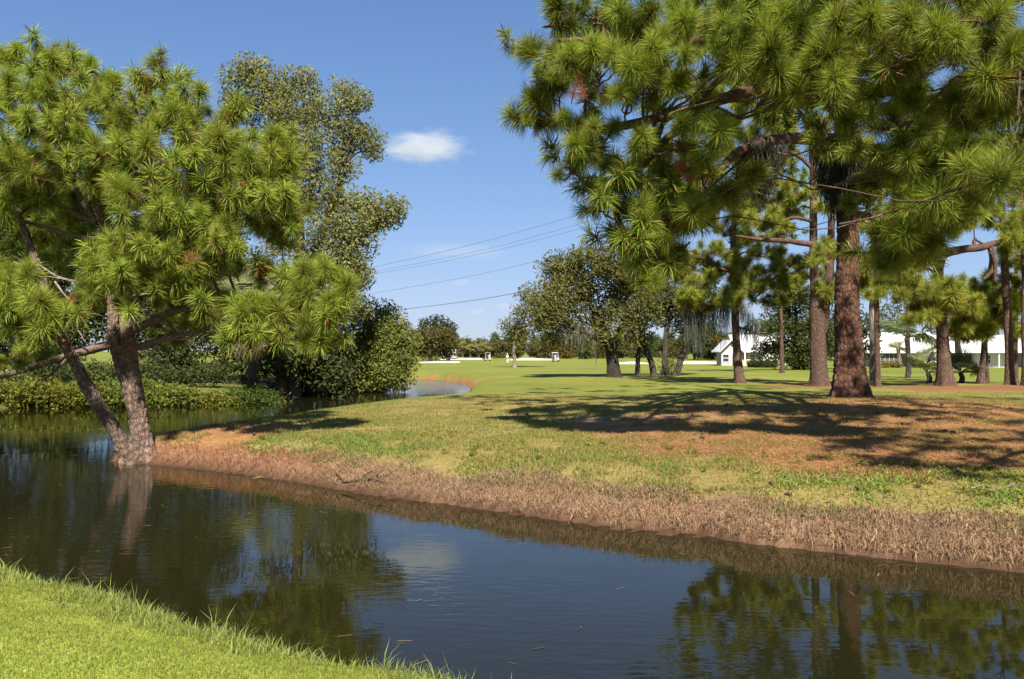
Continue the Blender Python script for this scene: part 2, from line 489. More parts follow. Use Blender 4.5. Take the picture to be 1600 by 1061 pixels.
mr.inputs[1].default_value = 46; mr.inputs[2].default_value = 58; mr.inputs[3].default_value = 0; mr.inputs[4].default_value = 2.4
ad = N(nt, "ShaderNodeMath", operation='ADD'); nt.links.new(msk, ad.inputs[0]); nt.links.new(mr.outputs[0], ad.inputs[1])
mu = N(nt, "ShaderNodeMath", operation='MULTIPLY'); nt.links.new(w1, mu.inputs[0]); nt.links.new(ad.outputs[0], mu.inputs[1])
a2 = N(nt, "ShaderNodeMath", operation='MULTIPLY_ADD'); nt.links.new(w2, a2.inputs[0]); a2.inputs[1].default_value = .25; nt.links.new(mu.outputs[0], a2.inputs[2])
bump(nt, b, a2.outputs[0], 0.5, 0.009)
wq = MB(); wq.add([(-140, -40, 0), (90, -40, 0), (90, 100, 0), (-140, 100, 0)], quads=[(0, 1, 2, 3)])
water = link("pond_water", wq.mesh("pond_water", mw), kind='structure')

# ------------------------------------------------------------------ clouds (volumes far beyond the course)
def cloud_mat(name, dens, seed, nscale):
    m = bpy.data.materials.new(name); m.use_nodes = True
    nt = m.node_tree; nt.nodes.clear()
    out = N(nt, "ShaderNodeOutputMaterial"); pv = N(nt, "ShaderNodeVolumePrincipled")
    pv.inputs['Color'].default_value = (1, .985, .96, 1); pv.inputs['Anisotropy'].default_value = .25
    tc = N(nt, "ShaderNodeTexCoord")
    mp = N(nt, "ShaderNodeMapping"); mp.inputs['Location'].default_value = (seed, seed * .7, 0); nt.links.new(tc.outputs['Object'], mp.inputs[0])
    nz = noise(nt, nscale, 5, .6, mp.outputs[0])
    ln = N(nt, "ShaderNodeVectorMath", operation='LENGTH'); nt.links.new(tc.outputs['Object'], ln.inputs[0])
    # fall-off from the middle plus noise
    a = N(nt, "ShaderNodeMath", operation='MULTIPLY_ADD'); nt.links.new(ln.outputs['Value'], a.inputs[0]); a.inputs[1].default_value = -1.15; a.inputs[2].default_value = .08
    s = N(nt, "ShaderNodeMath", operation='MULTIPLY_ADD'); nt.links.new(nz, s.inputs[0]); s.inputs[1].default_value = 1.7; nt.links.new(a.outputs[0], s.inputs[2])
    d = N(nt, "ShaderNodeMapRange"); nt.links.new(s.outputs[0], d.inputs[0])
    d.inputs[1].default_value = 0.0; d.inputs[2].default_value = .55; d.inputs[3].default_value = 0; d.inputs[4].default_value = dens
    nt.links.new(d.outputs[0], pv.inputs['Density']); nt.links.new(pv.outputs[0], out.inputs['Volume'])
    return m

def cloud(label, px, py, w, h, d, dens, seed, nscale=2.2):
    me = bpy.data.meshes.new("cloud"); bm = bmesh.new()
    bmesh.ops.create_icosphere(bm, subdivisions=2, radius=1.06); bm.to_mesh(me); bm.free()
    me.materials.append(cloud_mat("cloud_vapour", dens, seed, nscale))
    o = link("cloud", me, loc=P(px, py, d)); k = d / F
    o.scale = (w * k / 2, w * k / 3, h * k / 2)
    tag(o, label, "cloud"); return o
cloud("small white puffy cloud alone in the open blue sky between the trees", 662, 229, 180, 66, 2500, .0085, 3.1, 2.8)
cloud("faint long wisp of cloud behind the upper power lines", 712, 393, 250, 34, 3200, .0012, 7.7, 1.6)
cloud("tiny pale cloud between the lower two power lines", 722, 441, 42, 16, 3300, .006, 1.3)
cloud("tiny pale cloud just below the lowest power line", 746, 487, 44, 14, 3400, .006, 5.2)
cloud("faint smudge of cloud close to the left edge of the live oak crown", 790, 479, 50, 16, 3400, .005, 9.4)
# ------------------------------------------------------------------ pine needles and tufts
def needle_strips(base, dirs, L, w, cb, ct, droop=0.12):
    """thin tapered needles: base (N,3), dirs (N,3) -> V, tris, quads, colour"""
    n = len(base)
    d = unit(dirs); L = np.asarray(L)[:, None]
    side = unit(np.cross(d, unit(R.normal(size=(n, 3))))) * (np.asarray(w)[:, None] if np.ndim(w) else w) * .5
    mid = base + d * L * .55
    tip = base + d * L; tip[:, 2] -= droop * L[:, 0]
    V = np.stack([base - side * .8, base + side * .8, mid + side, mid - side, tip], 1).reshape(-1, 3)
    i = np.arange(n)[:, None] * 5
    Q = i + np.array([[0, 1, 2, 3]]); T = i + np.array([[3, 2, 4]])
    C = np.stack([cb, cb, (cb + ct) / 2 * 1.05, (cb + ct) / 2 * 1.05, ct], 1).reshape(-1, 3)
    return V, T, Q, C

G_BASE = np.array((0.105, 0.150, 0.026)); G_TIP = np.array((0.300, 0.385, 0.050)); BROWN = np.array((0.17, 0.075, 0.028)); ORANGE = np.array((0.32, 0.13, 0.045))  # needle bases darker than tips, partly to imitate shade inside the tuft

def tuft_arrays(n, L=.33, w=.0050, dead=0.0, orange=False, spread=1.0):
    c = R.uniform(math.cos(math.radians(118 * spread)), 1, n)
    th = np.arccos(c); ph = R.uniform(0, 2 * np.pi, n)
    d = np.stack([np.sin(th) * np.cos(ph), np.sin(th) * np.sin(ph), np.cos(th)], 1)
    base = np.stack([R.normal(0, .012, n), R.normal(0, .012, n), R.uniform(-.10, .10, n)], 1)
    base[:, 2] = np.where(th > 1.4, R.uniform(-.16, .0, n), base[:, 2])
    Ls = L * R.uniform(.6, 1.15, n) * np.where(th > 1.6, .85, 1)
    k = R.uniform(.75, 1.2, n)[:, None]; ye = R.uniform(0, 1, n)[:, None]
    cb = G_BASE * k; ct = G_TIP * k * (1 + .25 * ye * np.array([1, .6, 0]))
    br = (R.uniform(0, 1, n) < dead * (1 + 2.5 * (th > 1.75)))[:, None]
    cb = np.where(br, BROWN * k, cb); ct = np.where(br, BROWN * k * 1.2, ct)
    if orange: cb, ct = ORANGE * k * .8, ORANGE * k
    return base, d, Ls, np.full(n, w), cb, ct

def tuft_mesh(name, n, mat, **k):
    mb = MB()
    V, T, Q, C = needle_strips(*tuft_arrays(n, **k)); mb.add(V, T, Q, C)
    V, Q, T, C = tube([(0, 0, -.30), (0, 0, -.1), (0, 0, .06)], (.016, .02, .012), 5, 4)
    mb.add(V, T, Q, np.ones((len(V), 3)) * np.array((.13, .07, .035)))
    for _ in range(3):   # buds and small cones at the heart
        a = R.normal(0, .025, 3); a[2] = R.uniform(-.1, .06)
        V, Q, T, C = tube([a, a + np.array([R.normal(0, .02), R.normal(0, .02), .06])], (.018, .008), 5, 3)
        mb.add(V, T, Q, np.ones((len(V), 3)) * np.array((.20, .09, .04)))
    return mb.mesh(name, mat)

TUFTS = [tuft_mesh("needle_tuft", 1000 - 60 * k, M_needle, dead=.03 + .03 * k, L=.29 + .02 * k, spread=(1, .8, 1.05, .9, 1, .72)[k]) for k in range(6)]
TUFTS_GOLD = []
_gt, _gb = G_TIP, G_BASE
G_TIP, G_BASE = G_TIP * np.array((1.22, 1.02, 1)), G_BASE * 1.25
TUFTS_GOLD = [tuft_mesh("needle_tuft", 380, M_needle, dead=.07, L=.34, w=.010) for k in range(3)]
G_TIP, G_BASE = _gt, _gb
TUFTS_BROWN = [tuft_mesh("needle_tuft", 640, M_needle, dead=.16, L=.34) for k in range(2)]
TUFTS_DROOP = [tuft_mesh("needle_tuft", 640, M_needle, dead=.05, L=.36, spread=1.15) for k in range(2)]
TUFT_ORANGE = tuft_mesh("dead_needle_tuft", 200, M_dead, orange=True, L=.24)
_low = [tuft_arrays(150, L=.33, w=.0125, dead=.05 + .03 * _) for _ in range(5)]
_far = [tuft_arrays(46, L=.36, w=.034, dead=.05) for _ in range(4)]

def rot_from_axis(ax):
    ax = unit(np.asarray(ax, float)); up = np.array([0, 0, 1.0])
    X = np.cross(up, ax) if abs(ax[2]) < .99 else np.array([1.0, 0, 0])
    X = unit(X); Y = np.cross(ax, X)
    a = R.uniform(0, 2 * np.pi); c, s = math.cos(a), math.sin(a)
    return np.stack([c * X + s * Y, -s * X + c * Y, ax], 1)

def merged_tufts(name, pos, axes, scale, proto, mat, origin, tone=(.85, 1.15)):
    mb = MB()
    for p, a, s in zip(pos, axes, scale):
        b, d, L, w, cb, ct = proto[R.integers(len(proto))]
        M = rot_from_axis(a); k = R.uniform(*tone)
        V, T, Q, C = needle_strips(b @ M.T * s + p, d @ M.T, L * s, w * s, cb * k, ct * k)
        mb.add(V, T, Q, C)
    return mb.mesh(name, mat, origin)

def put_tuft(root, o0, p, axis_, s, me, name="needle_tuft"):
    o = bpy.data.objects.new(name, me); COL.objects.link(o); o.parent = root
    o.location = [float(q) for q in (np.asarray(p) - o0)]
    q = Vector([float(v) for v in axis_]).to_track_quat('Z', 'Y')
    o.rotation_mode = 'QUATERNION'
    from mathutils import Quaternion
    o.rotation_quaternion = q @ Quaternion((0, 0, 1), random.uniform(0, 6.28))
    o.scale = (s, s, s * random.uniform(.9, 1.1))
    return o

def spray_points(c, n, rad, up=.5, flat=.6):
    """tuft places round a spray's middle and the way each points"""
    d = unit(R.normal(size=(n, 3))); d[:, 2] = d[:, 2] * flat + .12
    p = c + d * rad * R.uniform(.55, 1.1, (n, 1))
    a = unit(d * .75 + np.array([0, -.22, up]) + R.normal(0, .18, (n, 3)))
    return p, a

def nearest_on(skel, c, drop=.3):
    d = np.linalg.norm(skel[:, :3] - c, axis=1) + np.maximum(skel[:, 2] - (c[2] - drop), 0) * 1.5
    i = int(np.argmin(d)); return skel[i]

def branch_curve(a, c, sag=.12):
    L = np.linalg.norm(c - a); m1 = a + (c - a) * .35 + np.array([R.normal(0, .06), R.normal(0, .06), .10]) * L
    m2 = a + (c - a) * .7 + np.array([R.normal(0, .07), R.normal(0, .07), -sag * .3]) * L
    return [a, m1, m2, c]

def pine(label, base, trunks, limbs, sprays, group=None, tscale=1.1, indiv=True, rest=None, barkm=None, meshes=None, twigs=True, droop_sprays=(), detail=1, proto=None, name="pine_tree", dead=(), up=.5, far_rest=None):
    """trunks / limbs: list of (points, radii, options); sprays: (x,y,z,n,radius); rest: the same, joined"""
    barkm = barkm or M_bark_pine; meshes = meshes or TUFTS
    base = np.asarray(base, float)
    root = thing(name, label, "pine tree", base, group)
    skel = []
    for pts, rad, opt in trunks:
        mb = MB(); add_tube(mb, pts, rad, **opt)
        link("trunk", mb.mesh("trunk", barkm, base, True), root)
        c = catmull(pts, 40); r = np.interp(np.linspace(0, 1, 40), np.linspace(0, 1, len(rad)), rad)
        k = int(40 * .35); skel.append(np.c_[c[k:], r[k:]])
    for pts, rad, opt in limbs:
        mb = MB(); add_tube(mb, pts, rad, **opt)
        link("branch", mb.mesh("branch", barkm, base, True), root)
        c = catmull(pts, 30); r = np.interp(np.linspace(0, 1, 30), np.linspace(0, 1, len(rad)), rad)
        skel.append(np.c_[c[6:], r[6:]])
    skel = np.vstack(skel)
    count = 0
    for s in sprays:
        c = np.array(s[:3]); n, rad = int(s[3]), s[4]
        low = len(s) > 5 and s[5]
        a = nearest_on(skel, c)
        mb = MB()
        cur = branch_curve(a[:3], c)
        r0 = min(a[3] * .55, .02 + .018 * np.linalg.norm(c - a[:3]))
        add_tube(mb, cur, (r0, r0 * .75, r0 * .5, max(.012, r0 * .35)), n=6 if detail else 4, seg=9)
        p, ax = spray_points(c, n, rad, -.1 if low else up)
        if twigs:
            for q, axx in zip(p, ax):
                b = cur[2] + (c - cur[2]) * R.uniform(.2, 1)
                m = (b + q) / 2 + R.normal(0, .05, 3) - np.array([0, 0, .06])
                add_tube(mb, [b, m, q - axx * .28 * tscale], (.018, .014, .011), n=4, seg=5)
        link("branch", mb.mesh("branch", M_twig if detail else barkm, base, True), root)
        if indiv:
            for q, axx in zip(p, ax):
                ms = TUFTS_DROOP if low else (TUFTS_BROWN if R.uniform() < .2 else meshes)
                put_tuft(root, base, q, axx, tscale * R.uniform(.58, 1.22), ms[R.integers(len(ms))]); count += 1
        else:
            rest = (rest or []) + [(*c, 0, 0, p, ax)]
    if far_rest:
        q_ = [spray_points(np.array(s[:3]), int(s[3]), s[4], up) for s in far_rest]
        pos, axs = np.vstack([t[0] for t in q_]), np.vstack([t[1] for t in q_])
        link("crown", merged_tufts("crown", pos, axs, tscale * R.uniform(.8, 1.15, len(pos)), _far, M_needle, base), root, kind='stuff')
    if rest:
        pos, axs = [], []
        for s in rest:
            if len(s) > 6: p, ax = s[5], s[6]
            else: p, ax = spray_points(np.array(s[:3]), int(s[3]), s[4], up)
            pos.append(p); axs.append(ax)
        pos = np.vstack(pos); axs = np.vstack(axs)
        sc = tscale * R.uniform(.8, 1.15, len(pos))
        link("crown", merged_tufts("crown", pos, axs, sc, proto or _low, M_needle, base), root, kind='stuff')
    for p in dead:
        for q in range(3):
            put_tuft(root, base, np.array(p) + R.normal(0, .12, 3), unit(np.array([R.normal(0, .5), -.3, R.normal(0, .5)])), .6, TUFT_ORANGE, "dead_needle_tuft")
    return root

# ------------------------------------------------------------------ broadleaf crowns
def leaf_arrays(centres, radii, clusters, per, size, col, cr=.35, shell=.55, seed=0, flat=1.0, colvar=.28, up=.35):
    """small folded leaves in clusters through the volume of several blobs"""
    cs = []
    for c, r, m in zip(centres, radii, clusters):
        d = unit(R.normal(size=(m, 3))); rr = R.uniform(shell, 1.0, (m, 1)) ** .8
        r = np.asarray(r) if np.ndim(r) else np.array([r, r, r * flat])
        cs.append(np.asarray(c) + d * rr * r)
    cs = np.vstack(cs); n = len(cs)
    tone = R.uniform(1 - colvar, 1 + colvar, n); warm = R.uniform(0, 1, n)
    k = np.repeat(np.arange(n), per)
    off = R.normal(0, 1, (len(k), 3)); off = off / np.maximum(1, np.linalg.norm(off, axis=1, keepdims=True)) * cr
    p = cs[k] + off
    nrm = unit(R.normal(size=(len(k), 3)) + np.array([0, -.15, up]) * 2)
    a = unit(np.cross(nrm, R.normal(size=(len(k), 3)))); b = np.cross(nrm, a)
    s = size * R.uniform(.65, 1.3, (len(k), 1))
    a = a * s; b = b * s * .42
    fold = nrm * s * .14
    V = np.stack([p - a, p + b - a * .1 + fold, p + a, p - b - a * .1 + fold], 1).reshape(-1, 3)
    i = np.arange(len(k))[:, None] * 4
    T = np.vstack([i + np.array([[0, 1, 2]]), i + np.array([[0, 2, 3]])])
    c0 = np.asarray(col) * (tone[k] * R.uniform(.8, 1.2, len(k)))[:, None] * (1 + warm[k][:, None] * np.array([.22, .08, -.1]))
    return V, T, np.repeat(c0, 4, 0), cs

def leafy(name, label, cat, base, trunks, blobs, size, col, per=14, barkm=None, group=None, cr=.35, shell=.5, flat=.85, limbs=True, twig_every=3, colvar=.28, trunk_name="trunk", up=.35, trunk_n=10, trunk_bark=None, limb_r=None):
    """trunks: (points, radii); blobs: (x,y,z,radius,clusters)"""
    base = np.asarray(base, float); barkm = barkm or M_bark_grey
    root = thing(name, label, cat, base, group)
    bl = np.array([b[:5] for b in blobs], float)
    V, T, C, cs = leaf_arrays(bl[:, :3], bl[:, 3], bl[:, 4].astype(int), per, size, col, cr, shell, flat=flat, colvar=colvar, up=up)
    skel = []
    for pts, rad in trunks:
        mb = MB(); add_tube(mb, pts, rad, n=trunk_n, seg=max(8, len(pts) * 5), flare=rad[0] * .75, lump=.12, seed=int(R.integers(50)))
        link(trunk_name, mb.mesh(trunk_name, barkm, base, True), root)
        c = catmull(pts, 30); r = np.interp(np.linspace(0, 1, 30), np.linspace(0, 1, len(rad)), rad); skel.append(np.c_[c[12:], r[12:]])
    if limbs and skel:
        skel = np.vstack(skel)
        k0 = 0
        for b, m in zip(bl, bl[:, 4].astype(int)):
            a = nearest_on(skel, b[:3], 1.0)
            mb = MB(); cur = branch_curve(a[:3], b[:3], .05)
            r0 = limb_r or min(a[3] * .6, .03 + .02 * np.linalg.norm(b[:3] - a[:3]))
            add_tube(mb, cur, (r0, r0 * .75, r0 * .5, r0 * .3), n=6, seg=9)
            sub = cs[k0:k0 + m:twig_every]; k0 += m
            for q in sub:
                st = cur[1] + (b[:3] - cur[1]) * R.uniform(0.1, 1)
                add_tube(mb, [st, (st + q) / 2 + R.normal(0, .08, 3) * b[3] * .5, q], (r0 * .32, r0 * .2, r0 * .1), n=4, seg=5)
            link("branch", mb.mesh("branch", barkm, base, True), root)
    mb = MB(); mb.add(V, tris=T, col=C)
    link("crown", mb.mesh("crown", M_leaf, base), root, kind='stuff')
    return root

def moss(label, spots, L, n_, group=None, w=.02, col=(.10, .105, .085), spread=.25):
    """grey strands hanging from branches"""
    mb = MB(); sp = np.asarray(spots, float); o0 = sp.mean(0)
    for s in sp:
        ln = L * R.uniform(.5, 1.25)
        n = int(n_ * R.uniform(.7, 1.3) * 2)
        b = s + R.normal(0, 1, (n, 3)) * np.array([spread, spread, .08])
        segs = 4; pts = [b]
        for q in range(segs):
            pts.append(pts[-1] + np.stack([R.normal(0, .05, n), R.normal(0, .05, n), -ln / segs * R.uniform(.5, 1.4, n) * np.exp(-((b[:, 0] - s[0]) / spread) ** 2 * .6)], 1))
        a = R.uniform(0, np.pi, n); sd = np.stack([np.cos(a), np.sin(a), np.zeros(n)], 1) * w * .45
        for q in range(segs):
            t0, t1 = 1 - q / segs * .7, 1 - (q + 1) / segs * .9
            V = np.stack([pts[q] - sd * t0, pts[q] + sd * t0, pts[q + 1] + sd * t1, pts[q + 1] - sd * t1], 1).reshape(-1, 3)
            i = np.arange(n)[:, None] * 4
            mb.add(V, quads=i + np.array([[0, 1, 2, 3]]), col=np.repeat(np.asarray(col) * R.uniform(.7, 1.3, (n, 1)), 4, 0))
    o = link("spanish_moss", mb.mesh("spanish_moss", M_dead, o0), loc=o0)
    o['kind'] = 'stuff'
    return tag(o, label, "moss", group)
# ------------------------------------------------------------------ the trees
def path(l, d=None): return [P(p[0], p[1], p[2] if len(p) > 2 else d) for p in l]
def B(px, py, d, rpx, m): return (*P(px, py, d), rpx * d / F, m)
def SP(px, py, d, n=5, r=.55, low=False): return (*P(px, py, d), n, r, low)

NEAR = dict(n=72, seg=230, bark=.026, cell=.06)
# --- the double-stemmed pine at the water's edge
L0 = []
for px, py, d in ((20, 85, 18.6), (70, 95, 18.8), (118, 112, 18.6), (190, 135, 18.4), (243, 125, 18.2), (292, 158, 18), (335, 190, 18), (35, 135, 17.8), (92, 150, 17.6), (150, 160, 17.7), (200, 185, 17.4),
                  (262, 185, 17.3), (312, 215, 17.3), (360, 232, 17.6), (420, 225, 18.2), (452, 262, 18.4), (10, 190, 17.6), (62, 205, 17.2), (128, 215, 17.2), (180, 235, 17), (240, 245, 16.9), (292, 265, 16.9),
                  (385, 262, 17.4), (430, 300, 17.8), (70, 258, 16.9), (30, 250, 17.2), (335, 300, 17.2), (392, 312, 17.3), (455, 338, 18), (225, 305, 16.8), (262, 335, 16.7), (300, 352, 16.7), (352, 368, 17),
                  (208, 395, 16.7), (250, 398, 16.6), (312, 398, 16.9), (232, 345, 16.7), (190, 425, 16.8), (222, 440, 16.6), (162, 448, 16.9), (215, 470, 16.7), (38, 482, 16.6), (78, 486, 16.4), (58, 508, 16.4), (14, 440, 16.8),
                  (5, 500, 16.9), (500, 436, 17.6), (522, 470, 17.6), (478, 458, 17.6), (440, 505, 17.4), (478, 520, 17.3), (418, 490, 17.4), (378, 500, 17.2), (395, 525, 17.2), (345, 480, 17.2), (520, 515, 17.6), (350, 330, 18.2), (440, 370, 18.4),
                  (8, 330, 18), (150, 380, 19.5), (290, 520, 19.2), (20, 560, 18.4), (300, 480, 19), (110, 330, 19.4), (60, 305, 18), (20, 285, 17.6), (170, 280, 18), (100, 205, 17.6), (330, 260, 17.8), (410, 350, 18), (280, 430, 17.4), (420, 430, 18)):
    L0.append(SP(px, py, d, 4, .5))
rest0 = [SP(*q, int(n * 1.9), r) for *q, n, r in ((40, 160, 19.6, 9, 1.0), (130, 180, 19.6, 10, 1.0), (220, 200, 19.5, 10, 1.0), (310, 240, 19.4, 9, 1.0), (380, 300, 19.4, 8, .9), (60, 260, 19.8, 8, 1.0), (430, 260, 19.4, 6, .8),
                                       (20, 350, 20, 7, .9), (90, 400, 20.4, 8, 1), (240, 300, 19.6, 7, .9), (300, 440, 19.6, 7, .8), (-60, 150, 18.6, 20, 1.3), (-90, 300, 18.4, 20, 1.3), (-60, 460, 18, 14, 1.1), (330, 420, 19.4, 6, .7), (60, 330, 20.5, 10, 1.1), (150, 330, 20.8, 10, 1.1), (30, 420, 20.8, 10, 1.1), (200, 260, 20.2, 10, 1.1), (-40, 230, 19.5, 14, 1.2), (280, 330, 20, 8, 1), (110, 450, 21, 9, 1.1))]
rest0 += [(q[0], q[1], q[2], 6, .72) for q in L0]
pine("double-stemmed pine with golden green tufts standing at the water's edge on the bank's tip", P(222, 716, 18.45),
     [(path([(226, 724, 18.45), (222, 690, 18.45), (216, 650, 18.45), (207, 595, 18.45), (199, 535, 18.5), (196, 490, 18.6), (184, 430, 18.7), (168, 370, 18.8), (155, 320, 18.8), (148, 280, 18.7), (136, 230, 18.6), (120, 180, 18.5), (108, 130, 18.5)]),
       (.29, .225, .195, .18, .165, .15, .145, .135, .12, .105, .085, .06, .03), dict(flare=.32, lump=.10, seed=3, **NEAR)),
      (path([(212, 650, 18.42), (200, 605, 18.36), (184, 555, 18.34), (177, 505, 18.4), (174, 455, 18.6), (178, 410, 18.8)]), (.12, .125, .12, .11, .09, .07), dict(lump=.1, seed=8, n=48, seg=120, bark=.022, cell=.055)),
      (path([(208, 720, 18.4), (188, 684, 18.3), (160, 640, 18.2), (136, 603, 18.1), (119, 570, 18), (100, 537, 17.9), (84, 500, 17.9), (66, 440, 18), (48, 390, 18.1), (28, 335, 18.2), (10, 290, 18.3)]),
       (.17, .145, .13, .14, .11, .105, .10, .085, .075, .06, .04), dict(flare=.2, lump=.13, seed=5, n=52, seg=190, bark=.022, cell=.055))],
     [(path([(198, 537, 18.6), (165, 540, 18.9), (110, 556, 19.1), (50, 574, 19), (-20, 595, 18.8)]), (.11, .10, .09, .075, .04), dict(n=12, seg=30, lump=.2, seed=2)),
      (path([(110, 556, 19.1), (85, 580, 18.9), (62, 600, 18.8)]), (.04, .03, .012), dict(n=8, seg=10)),
      (path([(208, 545, 18.4), (245, 534, 18), (280, 524, 17.8), (312, 520, 17.8)]), (.09, .075, .06, .03), dict(n=12, seg=24, lump=.2, seed=4)),
      (path([(200, 520, 18.4), (290, 480, 18), (380, 474, 17.8), (450, 472, 17.9), (510, 455, 17.9)]), (.10, .08, .065, .05, .03), dict(n=10, seg=24, lump=.15)),
      (path([(172, 385, 18.7), (225, 350, 18), (290, 345, 17.6), (370, 320, 17.7), (440, 310, 18)]), (.09, .075, .06, .045, .03), dict(n=10, seg=24, lump=.15)),
      (path([(152, 300, 18.8), (220, 265, 18.2), (300, 235, 17.9), (380, 230, 18)]), (.08, .065, .05, .03), dict(n=10, seg=24, lump=.15)),
      (path([(140, 250, 18.7), (200, 205, 18.3), (265, 160, 18.2)]), (.07, .05, .03), dict(n=8, seg=18)),
      (path([(150, 348, 18.8), (105, 328, 18.6), (55, 300, 18.2), (5, 262, 18)]), (.075, .06, .05, .03), dict(n=10, seg=22, lump=.15)),
      (path([(160, 372, 18.7), (110, 368, 18.5), (70, 355, 18.4), (10, 340, 18.3)]), (.06, .05, .045, .03), dict(n=10, seg=22, lump=.15)),
      (path([(150, 348, 18.75), (120, 300, 18.9), (100, 240, 18.8), (50, 150, 18.6)]), (.08, .06, .05, .03), dict(n=8, seg=20)),
      (path([(195, 470, 18.6), (215, 420, 18.0), (245, 385, 17.4)]), (.06, .05, .03), dict(n=8, seg=16))],
     L0, tscale=1.0, rest=rest0, barkm=M_bark_near,
     dead=[P(*q) for q in ((135, 470, 17.2), (140, 484, 17.1), (296, 404, 16.6), (100, 524, 17.3), (4, 520, 16.8))])
P0 = [o for o in COL.objects if o.name == "pine_tree"][0]
# curled dead shoots and the tangle of old needles at the fork
mbd = MB()
for pts in ([(232, 555, 18.0), (255, 562, 17.9), (266, 553, 17.9), (262, 541, 17.9)], [(176, 533, 18), (140, 538, 17.8), (127, 524, 17.8), (122, 516, 17.8)], [(165, 520, 18), (158, 508, 17.9), (150, 505, 17.9)], [(240, 545, 18), (256, 526, 17.8), (262, 520, 17.8)],
            [(262, 532, 17.9), (300, 528, 17.8), (308, 520, 17.8)], [(178, 405, 18.2), (165, 402, 18), (150, 408, 17.9)], [(62, 415, 18), (90, 432, 17.5), (125, 440, 17.3)], [(30, 445, 17.4), (70, 432, 17.5), (128, 443, 17.2)], [(85, 440, 17.4), (105, 465, 17.2), (130, 472, 17.1)],
            [(40, 330, 17.9), (62, 322, 17.7), (85, 300, 17.6)], [(20, 410, 17.9), (45, 415, 17.8), (60, 405, 17.8)], [(200, 330, 17.6), (218, 318, 17.5), (230, 300, 17.4)]):
    add_tube(mbd, path(pts), np.linspace(.024, .009, len(pts)), n=5, seg=12)
link("dead_shoots", mbd.mesh("dead_shoots", M_bark_pale, P0.location, True), P0, kind='stuff')
for q in range(11):
    c = P(196 + R.normal(0, 15), 538 + R.normal(0, 11), 18.15 + R.normal(0, .12))
    o = put_tuft(P0, np.array(P0.location), c, unit(np.array([R.normal(0, .6), -.6, -.5 + R.normal(0, .3)])), R.uniform(.45, .7), TUFTS[0], "dead_needle_tuft")
_o = ORANGE; ORANGE = np.array((.34, .21, .12)); STRAW_TUFT = tuft_mesh("dead_needle_tuft", 190, M_dead, orange=True, L=.30); ORANGE = _o
for o in P0.children:
    if o.name.startswith("dead_needle_tuft") and o.data == TUFTS[0]: o.data = STRAW_TUFT

# --- the big pine on the right
L1 = []
for px, py, d in ((872, 25, 15.5), (930, 15, 15.8), (992, 28, 15), (1062, 28, 14.6), (1120, 30, 14.4), (1172, 70, 14), (908, 75, 15), (890, 100, 15.2), (940, 100, 14.8), (1000, 62, 14.6), (1042, 85, 14.4), (1010, 105, 14.4),
                  (1140, 88, 13.8), (1182, 95, 13.7), (985, 145, 14.8), (1030, 132, 14.6), (1080, 118, 14.5), (848, 95, 16), (838, 132, 16.4), (828, 178, 16.8), (862, 185, 16.6), (895, 205, 16.6), (925, 215, 16.6), (885, 258, 17),
                  (1010, 225, 16.4), (1060, 222, 16), (1095, 180, 15.6), (1130, 205, 15.6), (940, 285, 17), (948, 335, 17.2), (975, 375, 17.6), (1005, 400, 17.6), (1020, 425, 17.6), (1000, 315, 17), (1045, 335, 17), (1085, 325, 16.8), (1060, 380, 17.2), (1020, 355, 17.4),
                  (1110, 270, 16.6), (1150, 290, 17), (1232, 45, 13.6), (1262, 98, 13.4), (1222, 132, 13.8), (1290, 120, 13.3), (1332, 35, 13), (1392, 20, 13), (1402, 85, 12.8), (1452, 55, 12.8), (1482, 62, 12.6), (1532, 25, 12.6), (1572, 62, 12.6),
                  (1595, 110, 12.6), (1342, 105, 13.6), (1382, 140, 13.6), (1432, 140, 13.8), (1352, 185, 14), (1415, 195, 13.4), (1390, 255, 15), (1446, 215, 14.6), (1486, 180, 14),
                  (1500, 245, 14.5), (1458, 275, 15), (1552, 185, 13.8), (1572, 262, 13), (1545, 280, 13.4), (1595, 225, 13.4), (1405, 325, 15), (1446, 318, 15), (1432, 352, 15.4), (1418, 385, 15.8), (1490, 320, 15), (1455, 380, 16), (1395, 415, 16.4), (1470, 345, 15.6), (1500, 290, 15), (1225, 60, 16)):
    low = py > 200 and R.uniform() < .55
    d *= .83 if py > 200 else .89
    L1.append(SP(px, py, d, 4 if R.uniform() < .55 else 3, .43, low))
rest1 = [SP(q[0], q[1], q[2] * .9, int(n * 1.6), r) for *q, n, r in ((900, 150, 18, 10, .9), (960, 60, 18, 12, 1), (1060, 160, 18, 9, .9), (1150, 40, 17.5, 10, 1), (1240, 20, 17, 12, 1), (960, 240, 18.4, 9, .9), (1040, 280, 18.6, 10, .9), (1310, 150, 17.5, 14, 1), (1400, 60, 17, 14, 1), (1500, 110, 16.5, 16, 1.1),
                                       (1430, 240, 17.5, 14, 1.1), (1520, 200, 17, 10, 1), (1400, 300, 18, 9, .9), (1580, 150, 16, 14, 1), (1480, 20, 16, 12, 1), (1000, 390, 18.4, 7, .6), (1100, 90, 17.5, 8, .9), (1300, 60, 16.5, 12, 1), (1250, 130, 17.5, 10, 1), (1360, 120, 17.5, 12, 1), (1450, 170, 17.5, 12, 1), (1550, 90, 16, 12, 1), (1590, 200, 16, 12, 1), (1460, 320, 17, 8, .9), (1550, 270, 16.5, 8, .8), (1200, 100, 17, 8, .9), (1100, 20, 17, 10, 1), (860, 60, 17.5, 7, .8), (1350, 210, 17, 10, .9), (900, 235, 16.2, 6, .6), (940, 300, 15.6, 6, .6), (980, 365, 16, 6, .6), (1012, 330, 15.8, 6, .6), (1050, 300, 16, 6, .6), (1020, 402, 16.2, 6, .55), (1075, 345, 16.2, 6, .6), (1120, 290, 16.6, 5, .6), (1380, 380, 17, 6, .6), (1420, 400, 17, 5, .6))]
high1 = []
